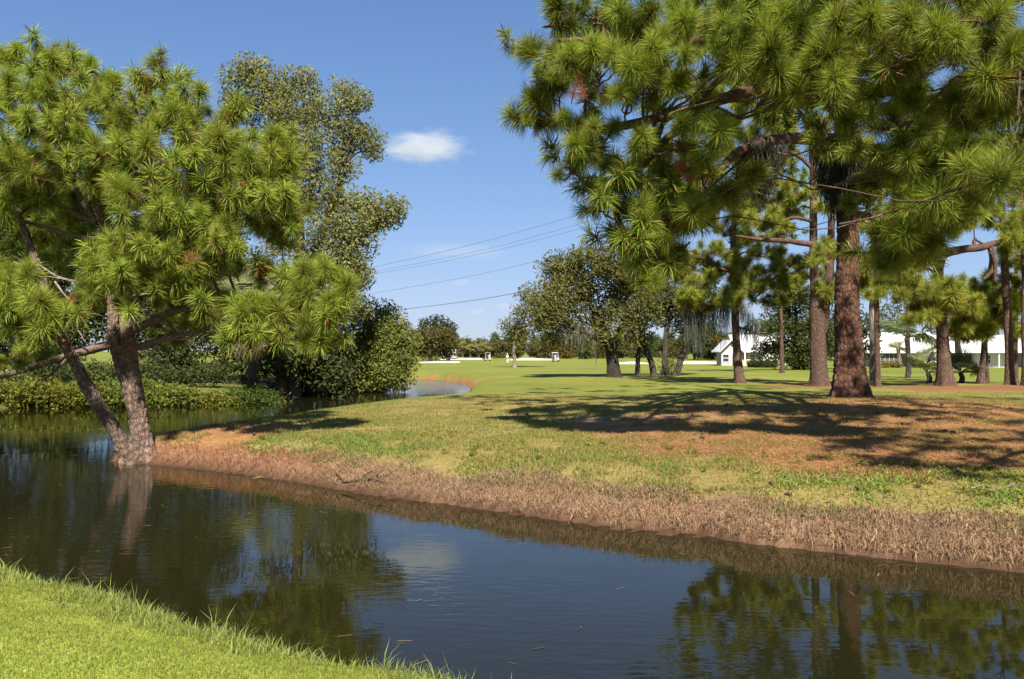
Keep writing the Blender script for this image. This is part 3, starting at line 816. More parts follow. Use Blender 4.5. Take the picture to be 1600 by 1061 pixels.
for x, y, z in ((2.2, 12.5, 9.2), (4, 11, 8.6), (6, 10.5, 8.4), (8, 10, 8.2), (9.5, 11.5, 8.2), (11.5, 10.5, 8), (5, 13.5, 9.8), (7.5, 13, 9.4), (3, 15, 10.4), (8.5, 15, 10.5), (10.5, 14, 9.6), (6, 17, 11.5), (9.5, 19, 12.5), (12.5, 13, 9), (4.5, 18, 11.4), (12, 17, 11), (1.5, 17, 10.6), (7.2, 9, 8.0), (10, 8.6, 7.6), (-.5, 19, 12.5), (2, 20, 13.5), (5, 21, 14), (8, 22, 15), (11, 22, 14.5), (14, 21, 13), (3, 24, 14.5), (7, 25, 16), (12, 25, 15.5), (16, 17, 11), (15, 12.5, 9.2), (13.5, 9, 7.8), (9.5, 26, 18), (8.8, 17, 9.6), (10.2, 17.5, 10.6), (9.4, 15.5, 12.2), (10.8, 15, 11.4), (8, 16, 13), (1, 15, 12.4), (3.5, 16, 13.6), (6, 15, 13.2), (2, 13.5, 10.8), (5.5, 13, 11.6), (8, 13.5, 12.6), (11, 13, 12.4), (0, 17, 13.4), (8.7, 20, 11.5), (7.7, 16.5, 10.8), (6.6, 12, 9.4), (11.6, 20, 11), (12.3, 15.5, 10), (7.5, 21, 12.4), (4.7, 17.2, 11.4), (3, 14, 10.1), (8, 22, 10.4), (5, 19, 10.2), (6.5, 20.5, 11), (7, 19, 12.4), (4, 11.5, 9.6), (9, 12, 9.4), (10.5, 12, 9.2), (6.6, 20, 10), (5.3, 18, 9.2), (7.5, 21, 9.8), (7.6, 22, 8.9), (6.4, 19.6, 8.5), (3.6, 16.4, 9)):
    high1.append((x, y, z, 18, 1.2))
def W(*q): return np.array(q, float)
b1 = on_ground(1330, 621)
K = 24 / 1300
pine("massive pine with flared reddish trunk and broad canopy, the thickest trunk on the lawn", b1,
     [([b1 - W(0, 0, .15), *path([(1328, 590), (1326, 545), (1324, 500), (1324, 450), (1326, 400), (1326, 350), (1324, 290), (1320, 220), (1318, 150), (1318, 60), (1322, -60), (1330, -220)], b1[1])],
       [q * b1[1] / 1300 for q in (24, 23, 20.5, 18.5, 17.5, 16.5, 16, 14.5, 13, 11.5, 10, 8, 3)], dict(flare=.55, lump=.06, seed=6, n=92, seg=320, bark=.028, cell=.075))],
     [(path([(1316, 220, b1[1] - .2), (1270, 216, 22.6), (1225, 216, 20.5), (1180, 226, 18.8), (1145, 244, 17.6), (1100, 300, 15.4), (1050, 350, 14.4)]), (.24, .17, .14, .12, .09, .06, .03), dict(n=12, seg=40, lump=.12)),
      (path([(1316, 150, b1[1] - .2), (1230, 130, 20), (1140, 150, 17), (1040, 180, 15.2), (940, 200, 14.6), (870, 190, 14.6)]), (.20, .15, .12, .09, .07, .03), dict(n=10, seg=40, lump=.12)),
      (path([(1100, 160, 16), (1020, 240, 14.4), (960, 320, 14.2), (1000, 390, 14.5)]), (.08, .07, .05, .03), dict(n=8, seg=24, lump=.12)),
      (path([(1316, 60, b1[1] - .2), (1210, 50, 19), (1080, 60, 14.6), (950, 60, 13.6), (870, 60, 13.8)]), (.17, .13, .10, .07, .03), dict(n=10, seg=34)),
      (path([(1322, 180, b1[1] - .2), (1400, 165, 18), (1480, 150, 14.5), (1545, 130, 12.8), (1590, 80, 11.6)]), (.19, .15, .11, .08, .04), dict(n=10, seg=34, lump=.12)),
      (path([(1326, 280, b1[1] - .3), (1390, 270, 19), (1450, 272, 16), (1530, 240, 14.2)]), (.16, .12, .09, .04), dict(n=10, seg=30, lump=.12)),
      (path([(1326, 330, b1[1] - .3), (1370, 340, 19.5), (1410, 345, 16.4), (1430, 350, 15.6)]), (.10, .08, .06, .03), dict(n=8, seg=24)),
      ([W(9.6, b1[1] - .2, 11), W(8.5, 19, 11.2), W(7, 14, 9.8), W(6.2, 10.5, 8.6)], (.12, .09, .06, .03), dict(n=8, seg=24)),
      ([W(9.8, b1[1] - .2, 10.5), W(12.2, 18, 10.6), W(12.4, 13, 9.2), W(11.6, 9.5, 8.1)], (.12, .09, .06, .03), dict(n=8, seg=24)),
      ([W(9.6, b1[1] - .2, 12), W(6, 19, 11.8), W(3.5, 15.5, 10.4), W(2.5, 12.5, 9.4)], (.12, .09, .06, .03), dict(n=8, seg=24))],
     L1, tscale=1.0, rest=rest1, far_rest=high1, barkm=M_bark_red, up=.28,
     dead=[P(*q) for q in ((910, 135, 13.3), (930, 140, 13.2), (1080, 72, 13), (1145, 180, 13.8), (1070, 262, 13.6), (1155, 42, 12.8))])
# a pine beside the bank whose canopy throws the shade at the bank's right end
b_ = np.array((16.5, 9.5, gz(16.5, 9.5)))
pine("pine at the bank's far right whose canopy throws the shade over the bank's right end", b_, [([b_ - W(0, 0, .2), b_ + W(0, 0, 3), b_ + W(-.3, -.2, 7), b_ + W(-.2, 0, 11)], (.34, .3, .24, .08), dict(n=20, seg=40, flare=.5, lump=.08))],
     [([b_ + W(-.2, 0, 7), W(12, 8, 8.6), W(9, 6.5, 8.4), W(7, 5, 8)], (.16, .12, .08, .03), dict(n=8, seg=20)), ([b_ + W(-.2, 0, 8), W(13, 6, 9.4), W(11, 4, 8.8)], (.14, .1, .04), dict(n=8, seg=20))],
     [], far_rest=[(x, y, z, 14, 1.0) for x, y, z in ((7, 5.2, 8), (8.4, 6, 8.6), (9.5, 5, 8.2), (10.5, 7, 9), (12, 5.5, 9), (12.5, 8, 9.4), (8, 7.4, 8.8), (10, 3.8, 8.4), (14, 7, 10), (6.4, 6.6, 8.4), (13, 4, 9), (15.5, 9, 11), (17, 8, 11))], tscale=1.1)
moss("dark tangled moss hanging from the big pine's long left branch", [P(1190, 232, 18.9), P(1186, 240, 18.8)], 1.0, 420, w=.022, spread=.28, col=(.04, .04, .026))
moss("dark moss wrapped round the big pine's trunk below its canopy", [P(1325, 250, b1[1] - .6), P(1318, 270, b1[1] - .6), P(1335, 240, b1[1] - .6), P(1310, 230, b1[1] - .7)], 1.5, 420, w=.03, spread=.4, col=(.04, .04, .026))
moss("thin moss wisps on the drooping branch tips left of the big pine", [P(968, 322, 14.2), P(958, 330, 14.2), P(975, 310, 14.2)], .7, 24, w=.012, spread=.12, col=(.05, .052, .035))

# --- pines standing farther back on the right
MID = dict(n=20, seg=60, lump=.08)
def trunk_px(pts, d, rpx, flare=.28, **k):
    o = dict(MID); o.update(flare=flare, **k)
    base = at_depth(pts[0][0], d)
    return base, ([base - W(0, 0, .15), *path(pts[1:], d)], [r * d / F * .82 for r in rpx], o)

def sp_many(l, d, n=5, r=.6): return [SP(px, py, d + R.uniform(-1.2, 1.2), n + (4 if py < 370 else 1), r * (1.15 if py < 370 else 1)) for px, py in l]

d2 = on_ground(1278, 603)[1]
b, t = trunk_px([(1280, 604), (1279, 570), (1278, 530), (1277, 490), (1274, 455), (1272, 400), (1272, 340), (1272, 280), (1269, 210), (1266, 120)], d2, (15.5, 15, 14.5, 14.5, 9, 7.5, 7, 6.5, 5, 3), seed=3)
pine("tall pine whose fused double trunk splits halfway up, just left of the massive pine", b, [t, ([*path([(1284, 520), (1290, 470), (1297, 420), (1300, 350), (1300, 300)], d2 + .3)], [q * d2 / F for q in (8, 8, 6.5, 5, 3)], dict(MID, seed=9))],
     [(path([(1270, 382), (1230, 376), (1190, 374), (1150, 368)], d2 - .6), (.14, .11, .09, .04), dict(n=8, seg=20, lump=.2)), (path([(1270, 262), (1245, 240), (1222, 238), (1205, 262)], d2 - .5), (.10, .08, .06, .03), dict(n=8, seg=20)),
      (path([(1270, 345), (1240, 340), (1205, 352)], d2 - .5), (.09, .07, .03), dict(n=8, seg=14))],
     sp_many([(1180, 305), (1212, 285), (1232, 325), (1192, 345), (1162, 335), (1245, 300), (1285, 402), (1300, 392), (1305, 330), (1250, 180), (1222, 190), (1200, 180), (1265, 150), (1295, 290), (1215, 365), (1175, 372), (1305, 450), (1210, 240), (1245, 205), (1230, 110), (1290, 130), (1260, 60), (1300, 200), (1190, 130), (1180, 220), (1290, 250), (1320, 160), (1340, 220), (1350, 300), (1220, 40), (1300, 60)], d2, 5, .7), tscale=1.25, detail=0, meshes=TUFTS_GOLD)

d3 = on_ground(1154, 599)[1]
b, t = trunk_px([(1156, 601), (1153, 570), (1150, 520), (1148, 460), (1146, 400), (1148, 340), (1151, 290), (1157, 240)], d3, (10, 8.2, 7.2, 7, 6, 4.5, 3.5, 1.5), seed=4)
pine("slender dark pine with a bright yellow green middle crown and moss on its lower limbs", b, [t],
     [(path([(1147, 425), (1128, 420), (1108, 406), (1085, 400)], d3 - .5), (.09, .08, .06, .03), dict(n=8, seg=16, lump=.2)), (path([(1150, 452), (1190, 445), (1220, 428), (1250, 405)], d3 - .5), (.09, .08, .06, .03), dict(n=8, seg=16, lump=.2)),
      (path([(1149, 480), (1115, 478), (1085, 482)], d3), (.07, .06, .03), dict(n=8, seg=12)), (path([(1150, 510), (1190, 520), (1225, 512)], d3), (.06, .04, .02), dict(n=8, seg=12)), (path([(1149, 330), (1125, 312), (1100, 318)], d3), (.06, .05, .02), dict(n=8, seg=12)),
      (path([(1150, 310), (1170, 280), (1190, 262)], d3), (.06, .05, .02), dict(n=8, seg=12))],
     sp_many([(1080, 402), (1108, 392), (1138, 378), (1120, 418), (1160, 402), (1188, 392), (1200, 422), (1230, 412), (1172, 428), (1098, 440), (1070, 440), (1242, 432), (1265, 408), (1278, 432), (1190, 458), (1132, 462), (1100, 475), (1075, 470), (1100, 330), (1122, 300), (1185, 268), (1150, 240), (1110, 260), (1170, 330), (1085, 290), (1130, 350), (1215, 398), (1150, 430), (1215, 440), (1100, 415), (1060, 420), (1175, 445), (1090, 460), (1240, 450), (1155, 470), (1215, 470), (1150, 410), (1090, 200), (1130, 190), (1160, 170), (1190, 210), (1110, 150), (1150, 120), (1060, 240), (1200, 250), (1070, 300)], d3, 6, .75), tscale=1.35, detail=0, meshes=TUFTS_GOLD)
moss("grey curtains of moss under the slender pine's lower left limbs", [P(x, y, d3 + R.uniform(-.5, .5)) for x, y in ((1085, 482), (1095, 486), (1105, 484), (1118, 480), (1128, 482), (1135, 478), (1075, 480), (1160, 478), (1170, 490), (1180, 500), (1165, 512))], 2.0, 46, w=.022, spread=.2)

d4 = on_ground(1371, 604)[1]
b, t = trunk_px([(1371, 604), (1371, 560), (1370, 500), (1370, 450), (1368, 390), (1366, 320)], d4, (5.5, 4.8, 4.5, 4.4, 3.5, 2), seed=4)
pine("thin dark pine close behind the right side of the massive pine", b, [t], [], sp_many([(1355, 442), (1372, 432), (1385, 452), (1352, 418), (1376, 412), (1362, 400), (1390, 440), (1352, 462), (1360, 350), (1385, 300), (1370, 260), (1395, 330), (1380, 370)], d4, 5, .6), tscale=1.35, detail=0, meshes=TUFTS_GOLD)
sn = at_depth(1365, d4 + 9)
mb = MB(); add_tube(mb, [sn - W(0, 0, .2), *path([(1365, 540), (1364, 490), (1366, 456)], d4 + 9)], (.24, .20, .20, .19), n=14, seg=30, lump=.1)
tag(link("dead_palm_trunk", mb.mesh("dead_palm_trunk", M_bark_pale, sn, True), loc=sn), "pale bare dead trunk with a blunt top beside the thin dark pine", "dead trunk")

d5 = on_ground(1475, 603)[1]
b, t = trunk_px([(1477, 604), (1475, 570), (1473, 530), (1470, 480), (1467, 430), (1466, 402), (1460, 360), (1452, 300), (1450, 240)], d5, (15, 12.4, 11, 10, 9.2, 9, 5, 4, 2), seed=4, flare=.32)
pine("stout scaly pine with an elbowed limb reaching sideways from its broken top", b, [t],
     [(path([(1468, 420), (1472, 402), (1484, 394), (1510, 389), (1535, 386), (1556, 380), (1580, 374), (1625, 352)], d5 - .1), [q * d5 / F for q in (6, 7.5, 7, 6, 5.6, 5, 3.5, 2)], dict(n=16, seg=40, lump=.15)),
      (path([(1549, 384), (1551, 402), (1553, 418), (1545, 430), (1536, 437)], d5 - .1), (.13, .12, .10, .08, .05), dict(n=10, seg=24, lump=.2)), (path([(1552, 396), (1556, 415), (1555, 440)], d5 - .2), (.10, .09, .05), dict(n=10, seg=16, lump=.2)),
      (path([(1524, 386), (1523, 376), (1527, 372)], d5 - .1), (.08, .07, .03), dict(n=8, seg=10)), (path([(1525, 374), (1540, 382), (1552, 382)], d5 - .15), (.05, .05, .04), dict(n=8, seg=10))],
     sp_many([(1472, 470), (1455, 465), (1492, 478), (1445, 478), (1505, 468), (1480, 455), (1458, 490), (1430, 455), (1495, 450), (1440, 492), (1510, 485), (1440, 380), (1425, 415), (1420, 440), (1450, 350), (1475, 360), (1412, 460), (1430, 330), (1460, 300), (1490, 290), (1420, 290), (1480, 260), (1440, 250), (1500, 310), (1500, 350), (1520, 340), (1440, 300), (1475, 320), (1435, 440)], d5 - .8, 5, .62), tscale=1.35, detail=0, meshes=TUFTS_GOLD)

d6 = 40
b, t = trunk_px([(1531, 598), (1536, 560), (1539, 520), (1541, 480), (1548, 425), (1552, 380)], d6, (6.5, 5.2, 4.6, 4.4, 4, 3), seed=4)
b2, t2 = trunk_px([(1543, 592), (1541, 560), (1540, 530), (1538, 500)], d6 + .4, (3.6, 3.2, 3, 3), seed=7)
pine("pale leaning pine with a forked foot and two shelves of bright needles", b, [t, t2], [],
     sp_many([(1530, 452), (1546, 462), (1512, 502), (1530, 508), (1552, 504), (1520, 488), (1500, 498), (1540, 492), (1516, 462), (1560, 470), (1535, 520), (1520, 520), (1550, 440), (1490, 515)], d6 - .5, 7, .62), tscale=1.35, detail=0, meshes=TUFTS_GOLD)

d7 = 37.5
b, t = trunk_px([(1578, 602), (1577, 560), (1575, 500), (1572, 440), (1570, 380), (1566, 300), (1562, 220)], d7, (9.5, 7.6, 7.2, 6.8, 6, 5, 3), seed=14)
pine("dark straight pine among three trunks near the picture's right edge", b, [t], [], sp_many([(1582, 330), (1560, 345), (1590, 300), (1550, 320), (1560, 280), (1590, 350), (1540, 250), (1520, 200), (1580, 180), (1550, 140), (1600, 230), (1500, 270), (1530, 290), (1610, 280), (1490, 220)], d7, 5, .7), tscale=1.25, detail=0, meshes=TUFTS_GOLD)
b, t = trunk_px([(1586, 598), (1586, 560), (1587, 500), (1588, 440), (1592, 380), (1596, 320)], d7 + 3, (5, 4.6, 4.2, 4, 3.4, 2), seed=15)
pine("pale thin pine directly behind the dark straight pine, with low bright tufts", b, [t], [], sp_many([(1578, 482), (1592, 442), (1575, 402), (1592, 520), (1582, 462), (1598, 480), (1570, 500), (1590, 410)], d7 + 2, 5, .6), tscale=1.35, detail=0, meshes=TUFTS_GOLD)
b, t = trunk_px([(1603, 606), (1602, 560), (1601, 500), (1602, 440), (1600, 380), (1598, 300)], d7 - 1, (8, 6, 5.5, 5, 4.5, 3), seed=16)
pine("dark pine cut off by the picture's right edge", b, [t], [], sp_many([(1598, 390), (1610, 350), (1590, 370), (1612, 430)], d7 - 1, 5, .7), tscale=1.35, detail=0, meshes=TUFTS_GOLD)
# two more pines behind, filling the gaps under the canopy
for lab, bx, d, pts in (("tall background pine seen between the massive pine and the stout scaly pine", 1420, 62, [(1402, 330), (1430, 345), (1412, 370), (1440, 385), (1395, 390), (1420, 410), (1450, 400), (1405, 430), (1385, 410)]),
                        ("tall background pine with thin foliage left of the fused double trunk", 1222, 66, [(1205, 300), (1235, 290), (1220, 330), (1190, 320), (1245, 330), (1210, 355), (1180, 350), (1230, 365), (1200, 260), (1225, 245), (1250, 262), (1170, 300)])):
    b, t = trunk_px([(bx, 590), (bx - 1, 520), (bx - 2, 450), (bx, 380), (bx + 1, 300), (bx, 250)], d, (4, 3.4, 3.2, 3, 2.4, 1), seed=2)
    pine(lab, b, [t], [], sp_many(pts, d, 9, 1.3), tscale=1.6, detail=0, indiv=False, proto=_far)
# ------------------------------------------------------------------ broadleaf trees on the left
def base_px(px, d): return at_depth(px, d)
dT = 47
bT = W((478 - 800) / F * dT, dT, .6)
leafy("broadleaf_tree", "tall loose-crowned broadleaf tree rising against the sky behind the waterside pine", "tree", bT,
      [([bT - W(0, 0, .3), *path([(476, 540), (470, 480), (468, 420), (466, 350), (455, 280), (440, 210), (425, 150), (405, 110)], dT)], (.40, .38, .36, .34, .30, .25, .2, .13, .06)),
       (path([(469, 440), (500, 370), (525, 300), (540, 240), (550, 190)], dT - .5), (.28, .22, .17, .12, .05)),
       (path([(470, 470), (530, 410), (570, 360), (610, 335)], dT - .8), (.24, .18, .12, .05))],
      [B(392, 108, dT, 26, 26), B(362, 122, dT, 20, 9), B(420, 140, dT, 34, 30), B(378, 158, dT + .5, 34, 26), B(455, 128, dT, 24, 12), B(480, 122, dT, 20, 10), B(448, 168, dT - .5, 40, 36), B(492, 165, dT, 34, 26), B(540, 150, dT - .4, 28, 22), B(565, 160, dT - .4, 16, 9),
       B(418, 200, dT + 1, 45, 34), B(480, 205, dT - .8, 42, 36), B(528, 190, dT, 30, 18), B(560, 212, dT, 26, 20), B(582, 226, dT, 18, 12), B(535, 222, dT + .3, 26, 16), B(470, 250, dT - 1, 42, 34), B(515, 262, dT - .4, 36, 24), B(545, 262, dT, 18, 8),
       B(500, 300, dT - .8, 42, 32), B(460, 310, dT, 40, 26), B(535, 318, dT - .6, 34, 24), B(575, 322, dT - .5, 28, 22), B(605, 330, dT - .5, 26, 22), B(625, 326, dT - .5, 14, 8), B(555, 352, dT - .8, 36, 30), B(590, 355, dT - .6, 26, 16), B(510, 355, dT - 1, 44, 34),
       B(545, 395, dT - 1, 38, 32), B(505, 405, dT - 1.4, 40, 32), B(565, 420, dT - .7, 18, 10), B(540, 440, dT - .6, 30, 22), B(570, 437, dT, 10, 3), B(490, 450, dT - 1, 46, 34), B(540, 480, dT - .8, 36, 26), B(450, 400, dT, 46, 30), B(430, 340, dT + .5, 40, 22)],
      .105, (.172, .188, .072), per=58, cr=.5, shell=.35, flat=.85, barkm=M_bark_grey)
dU = 51
bU = W(-10.6, 53, .55)
leafy("broadleaf_tree", "rounded bushy tree overhanging the narrow channel where the water bends out of sight", "tree", bU,
      [([bU - W(0, 0, .3), bU + W(.3, -.4, 1.2), bU + W(1.2, -1, 2.4), bU + W(2, -1.4, 3.6)], (.22, .18, .13, .05)), ([bU + W(.1, 0, .3), bU + W(-.8, -.6, 1.6), bU + W(-1.2, -1, 3)], (.16, .12, .05))],
      [B(580, 500, dU, 36, 34), B(612, 505, dU, 30, 30), B(560, 520, dU - .5, 36, 34), B(600, 530, dU - .6, 36, 38), B(628, 532, dU - .4, 24, 26), B(575, 555, dU - 1, 36, 38), B(612, 562, dU - 1, 32, 36), B(634, 565, dU - .6, 16, 14), B(545, 560, dU - .8, 34, 30), B(595, 585, dU - 1.4, 30, 30), B(628, 588, dU - 1.2, 18, 16),
       B(560, 590, dU - 1.6, 28, 24), B(530, 585, dU - 1.4, 26, 18)],
      .10, (.135, .160, .038), per=62, cr=.5, shell=.4, up=.4)
for lab, cx, d, bl, col in (
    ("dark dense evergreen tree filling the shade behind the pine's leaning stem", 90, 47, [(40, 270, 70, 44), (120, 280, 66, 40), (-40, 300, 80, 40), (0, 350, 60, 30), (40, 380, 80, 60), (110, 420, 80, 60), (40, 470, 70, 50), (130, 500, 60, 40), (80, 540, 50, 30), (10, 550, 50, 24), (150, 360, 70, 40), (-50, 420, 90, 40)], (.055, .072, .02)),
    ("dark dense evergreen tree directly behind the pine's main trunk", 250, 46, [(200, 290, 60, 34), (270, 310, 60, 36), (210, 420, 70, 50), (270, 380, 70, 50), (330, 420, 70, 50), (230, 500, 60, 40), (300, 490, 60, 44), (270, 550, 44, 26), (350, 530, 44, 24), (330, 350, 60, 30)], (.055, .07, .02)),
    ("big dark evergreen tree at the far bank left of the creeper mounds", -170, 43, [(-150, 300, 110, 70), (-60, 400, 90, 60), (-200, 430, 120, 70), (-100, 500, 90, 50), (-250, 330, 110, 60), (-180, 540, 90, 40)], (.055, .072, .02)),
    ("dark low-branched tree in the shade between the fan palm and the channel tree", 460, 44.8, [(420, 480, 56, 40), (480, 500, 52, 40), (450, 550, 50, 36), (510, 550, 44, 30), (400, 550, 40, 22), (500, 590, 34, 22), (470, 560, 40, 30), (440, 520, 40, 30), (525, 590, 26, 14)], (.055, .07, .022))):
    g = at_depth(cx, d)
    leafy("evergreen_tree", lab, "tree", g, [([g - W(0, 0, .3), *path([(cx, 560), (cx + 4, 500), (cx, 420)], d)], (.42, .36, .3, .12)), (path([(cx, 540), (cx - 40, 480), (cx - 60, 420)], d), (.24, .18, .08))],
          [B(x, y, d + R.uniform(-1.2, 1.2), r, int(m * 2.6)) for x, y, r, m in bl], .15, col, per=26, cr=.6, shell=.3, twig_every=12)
g = at_depth(441, 44.6)
leafy("leaning_tree", "small tree with a reddish leaning trunk beside the fan palm", "tree", g, [([g - W(0, 0, .2), *path([(444, 582), (452, 565), (464, 545), (474, 520)], 44.6)], (.30, .26, .15, .11, .06))],
      [B(470, 515, 44.6, 24, 18), B(490, 530, 44.4, 20, 12), B(455, 505, 44.6, 20, 12)], .12, (.10, .12, .03), barkm=M_bark_red)

# shrubs along the far left bank
def shrub(label, px, d, w, h, m, col, size=.085, per=22, name="bank_shrub", cat="shrub", cr=.3, group=None, z0=None):
    g = at_depth(px, d)
    if z0 is not None: g[2] = z0
    bl = []
    nb = max(3, int(w * 3))
    for k in range(nb):
        t = (k + .5) / nb * 2 - 1
        bl.append((g[0] + t * w * .5, g[1] + R.uniform(-.4, .4), g[2] + h * R.uniform(.35, .62), h * R.uniform(.36, .55), max(3, m // nb)))
    st = [([g - W(0, 0, .15), g + W(q * w * .3, 0, h * .5)], (.05, .025)) for q in (-.7, .1, .8)]
    return leafy(name, label, cat, g, st, bl, size, col, per=per, cr=cr, shell=.35, limbs=False, trunk_name="stem", flat=.9, trunk_n=6, up=.5, group=group)
for lab, px, d, w, h, m, col in (
    ("bright leafy creeper mound at the far bank's left end", 22, 36.9, 2.6, 1.7, 110, (.15, .17, .028)),
    ("yellow green creeper mound behind the leaning stem's foot", 92, 36.9, 2.6, 1.9, 120, (.17, .175, .025)),
    ("leafy green mound filling the gap between the pine's two stems", 165, 37.4, 2.4, 1.9, 110, (.12, .155, .028)),
    ("tall leafy green bank growth just right of the pine's main trunk", 252, 38, 2.2, 1.8, 100, (.13, .16, .028)),
    ("light yellow green bank growth midway between pine trunk and palm", 300, 38.6, 2.2, 1.5, 90, (.17, .18, .03)),
    ("low drooping leafy growth touching the water left of the round bush", 342, 38.9, 1.6, .9, 50, (.13, .155, .03)),
    ("round dark green bush at the waterline under the fan palm", 378, 39.6, 2.2, 1.9, 110, (.075, .115, .022)),
    ("lighter bush leaning over the water right of the round dark bush", 414, 41.2, 1.5, 1.3, 60, (.10, .135, .03))):
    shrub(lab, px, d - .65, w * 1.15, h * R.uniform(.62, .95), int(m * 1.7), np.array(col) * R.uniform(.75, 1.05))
shrub("scrubby undergrowth behind the creeper mounds, coloured dark to stand for shade", 190, 41.5, 10, 1.5, 380, (.05, .068, .02), z0=.6)  # leaf colour lowered to imitate the shade under the trees
shrub("added scrub behind the round dark bush, coloured dark to stand for shade", 345, 45.5, 9, 1.8, 300, (.045, .06, .018), z0=.5)  # scrub added in a dark colour where tree shade covers the bank
shrub("reedy scrub at the water's edge under the channel tree", 585, 53, 3.0, .9, 60, (.12, .14, .04), size=.10)

# ------------------------------------------------------------------ palms
def fan_frond(L, segs, col, dead=False):
    mb = MB()
    add_tube(mb, [(0, 0, 0), (L * .3, 0, .03 * L), (L * .55, 0, 0)], (.022, .016, .01), n=4, seg=5)
    mb.C[-1] = np.broadcast_to(np.array(col) * .9, mb.C[-1].shape)
    h = np.array([L * .55, 0, 0])
    for k in range(segs):
        t = (k + .5) / segs * 2 - 1
        a = t * 1.9; l = L * .62 * (1 - .25 * abs(t)) * R.uniform(.9, 1.05)
        d = np.array([math.cos(a), math.sin(a), .12 - .1 * abs(t)]); sd = np.array([-math.sin(a), math.cos(a), 0]) * .02 * L
        m = h + d * l * .6; tip = h + d * l + np.array([0, 0, -.24 * l * (1.8 if dead else 1)])
        mb.add([h, m + sd, m - sd, tip, m + np.array([0, 0, .015])], tris=[(0, 4, 1), (0, 2, 4), (1, 4, 3), (4, 2, 3)], col=np.array(col) * R.uniform(.75, 1.2))
    return mb.mesh("frond", M_leaf)
def feather_frond(L, col, pairs=20):
    mb = MB()
    t = np.linspace(0, 1, 9); rc = np.stack([L * t * (1 - .22 * t * t), 0 * t, L * (.42 * t - .72 * t * t)], 1)
    add_tube(mb, rc, np.linspace(.03, .006, 9), n=4, seg=9); mb.C[-1] = np.broadcast_to(np.array(col), mb.C[-1].shape)
    for k in range(pairs):
        u = .15 + .83 * k / pairs; c = catmull(rc, 100)[int(u * 99)]
        for s in (-1, 1):
            l = L * .24 * math.sin(math.pi * min(1, .25 + u * .8)) + .1
            d = np.array([.45, s * .8, -.25 + R.normal(0, .15)]); tip = c + d * l + np.array([0, 0, -.3 * l]); m = c + d * l * .5
            w = np.array([.03, 0, .012])
            mb.add([c, m + w, m - w, tip], tris=[(0, 2, 1), (1, 2, 3)], col=np.array(col) * R.uniform(.7, 1.25))
    return mb.mesh("frond", M_leaf)
def palm(label, base, top, r, fronds, n, lo, hi, skirt=None, name="palm_tree", barkm=None, group=None, bend=.1, cat="palm"):
    root = thing(name, label, cat, base, group)
    base = np.asarray(base); top = np.asarray(top)
    mb = MB(); add_tube(mb, [base - W(0, 0, .15), base * .5 + top * .5 + W(bend, 0, 0), top], (r * 1.15, r, r * .85), n=12, seg=24, flare=r, lump=.06)
    link("trunk", mb.mesh("trunk", barkm or M_bark_grey, base, True), root)
    for k in range(n):
        o = bpy.data.objects.new("frond", fronds[k % len(fronds)]); COL.objects.link(o); o.parent = root
        o.location = [float(q) for q in (top - base)]
        el = lo + (hi - lo) * ((k * .618) % 1.0); az = k * 2.399 + random.uniform(-.2, .2)
        o.rotation_euler = (random.uniform(-.3, .3), -el, az); s = random.uniform(.85, 1.1); o.scale = (s, s, s)
    if skirt:
        for k in range(skirt[1]):
            o = bpy.data.objects.new("dead_frond", skirt[0]); COL.objects.link(o); o.parent = root
            o.location = [float(q) for q in (top - base - W(0, 0, random.uniform(.1, .8)))]
            o.rotation_euler = (random.uniform(-.5, .5), math.radians(random.uniform(62, 85)), k * 2.399); o.scale = (.95,) * 3
    return root
FAN = [fan_frond(1.9, 26, (.19, .21, .085)) for _ in range(3)]
FAN_Y = [fan_frond(1.9, 18, (.20, .20, .05)) for _ in range(2)]
FAN_DEAD = fan_frond(2.0, 22, (.30, .22, .14), True)
bp = at_depth(392, 41)
palm("fan palm with pale spiky fronds and a dead grey skirt behind the waterside pine", bp, P(392, 468, 38.5), .20, FAN, 26, -.35, 1.35, (FAN_DEAD, 26))
FEA = [feather_frond(2.5, (.10, .13, .05)) for _ in range(3)]
FEA_S = [feather_frond(1.7, (.19, .19, .05)) for _ in range(2)]
g = on_ground(1418, 591); dq = g[1]
palm("slim feather palm with a grey trunk standing in front of the pale house", g, P(1416, 528, dq), 3.6 * dq / F, FEA, 15, -.1, 1.25)
palm("short young palm with a pale trunk close to the pale house's porch", at_depth(1404, 104), P(1403, 545, 104), .26, FEA_S, 14, -.2, 1.2, barkm=M_bark_pale)
palm("dark feather palm partly hidden behind the scaly pine's right side", at_depth(1496, 64), P(1494, 515, 64), .22, FEA, 13, -.3, 1.1)
PALM_S = [fan_frond(1.25, 20, (.17, .20, .075)) for _ in range(2)]
for lab, px, d in (("spiky palmetto clump right of the scaly pine's foot", 1500, 41), ("small dark palmetto clump left of the scaly pine's foot", 1449, 40.5)):
    g = at_depth(px, d)
    palm(lab, g, g + W(0, 0, .5), .12, PALM_S, 20 if px > 1480 else 13, .0, 1.35, name="palmetto", cat="palmetto")

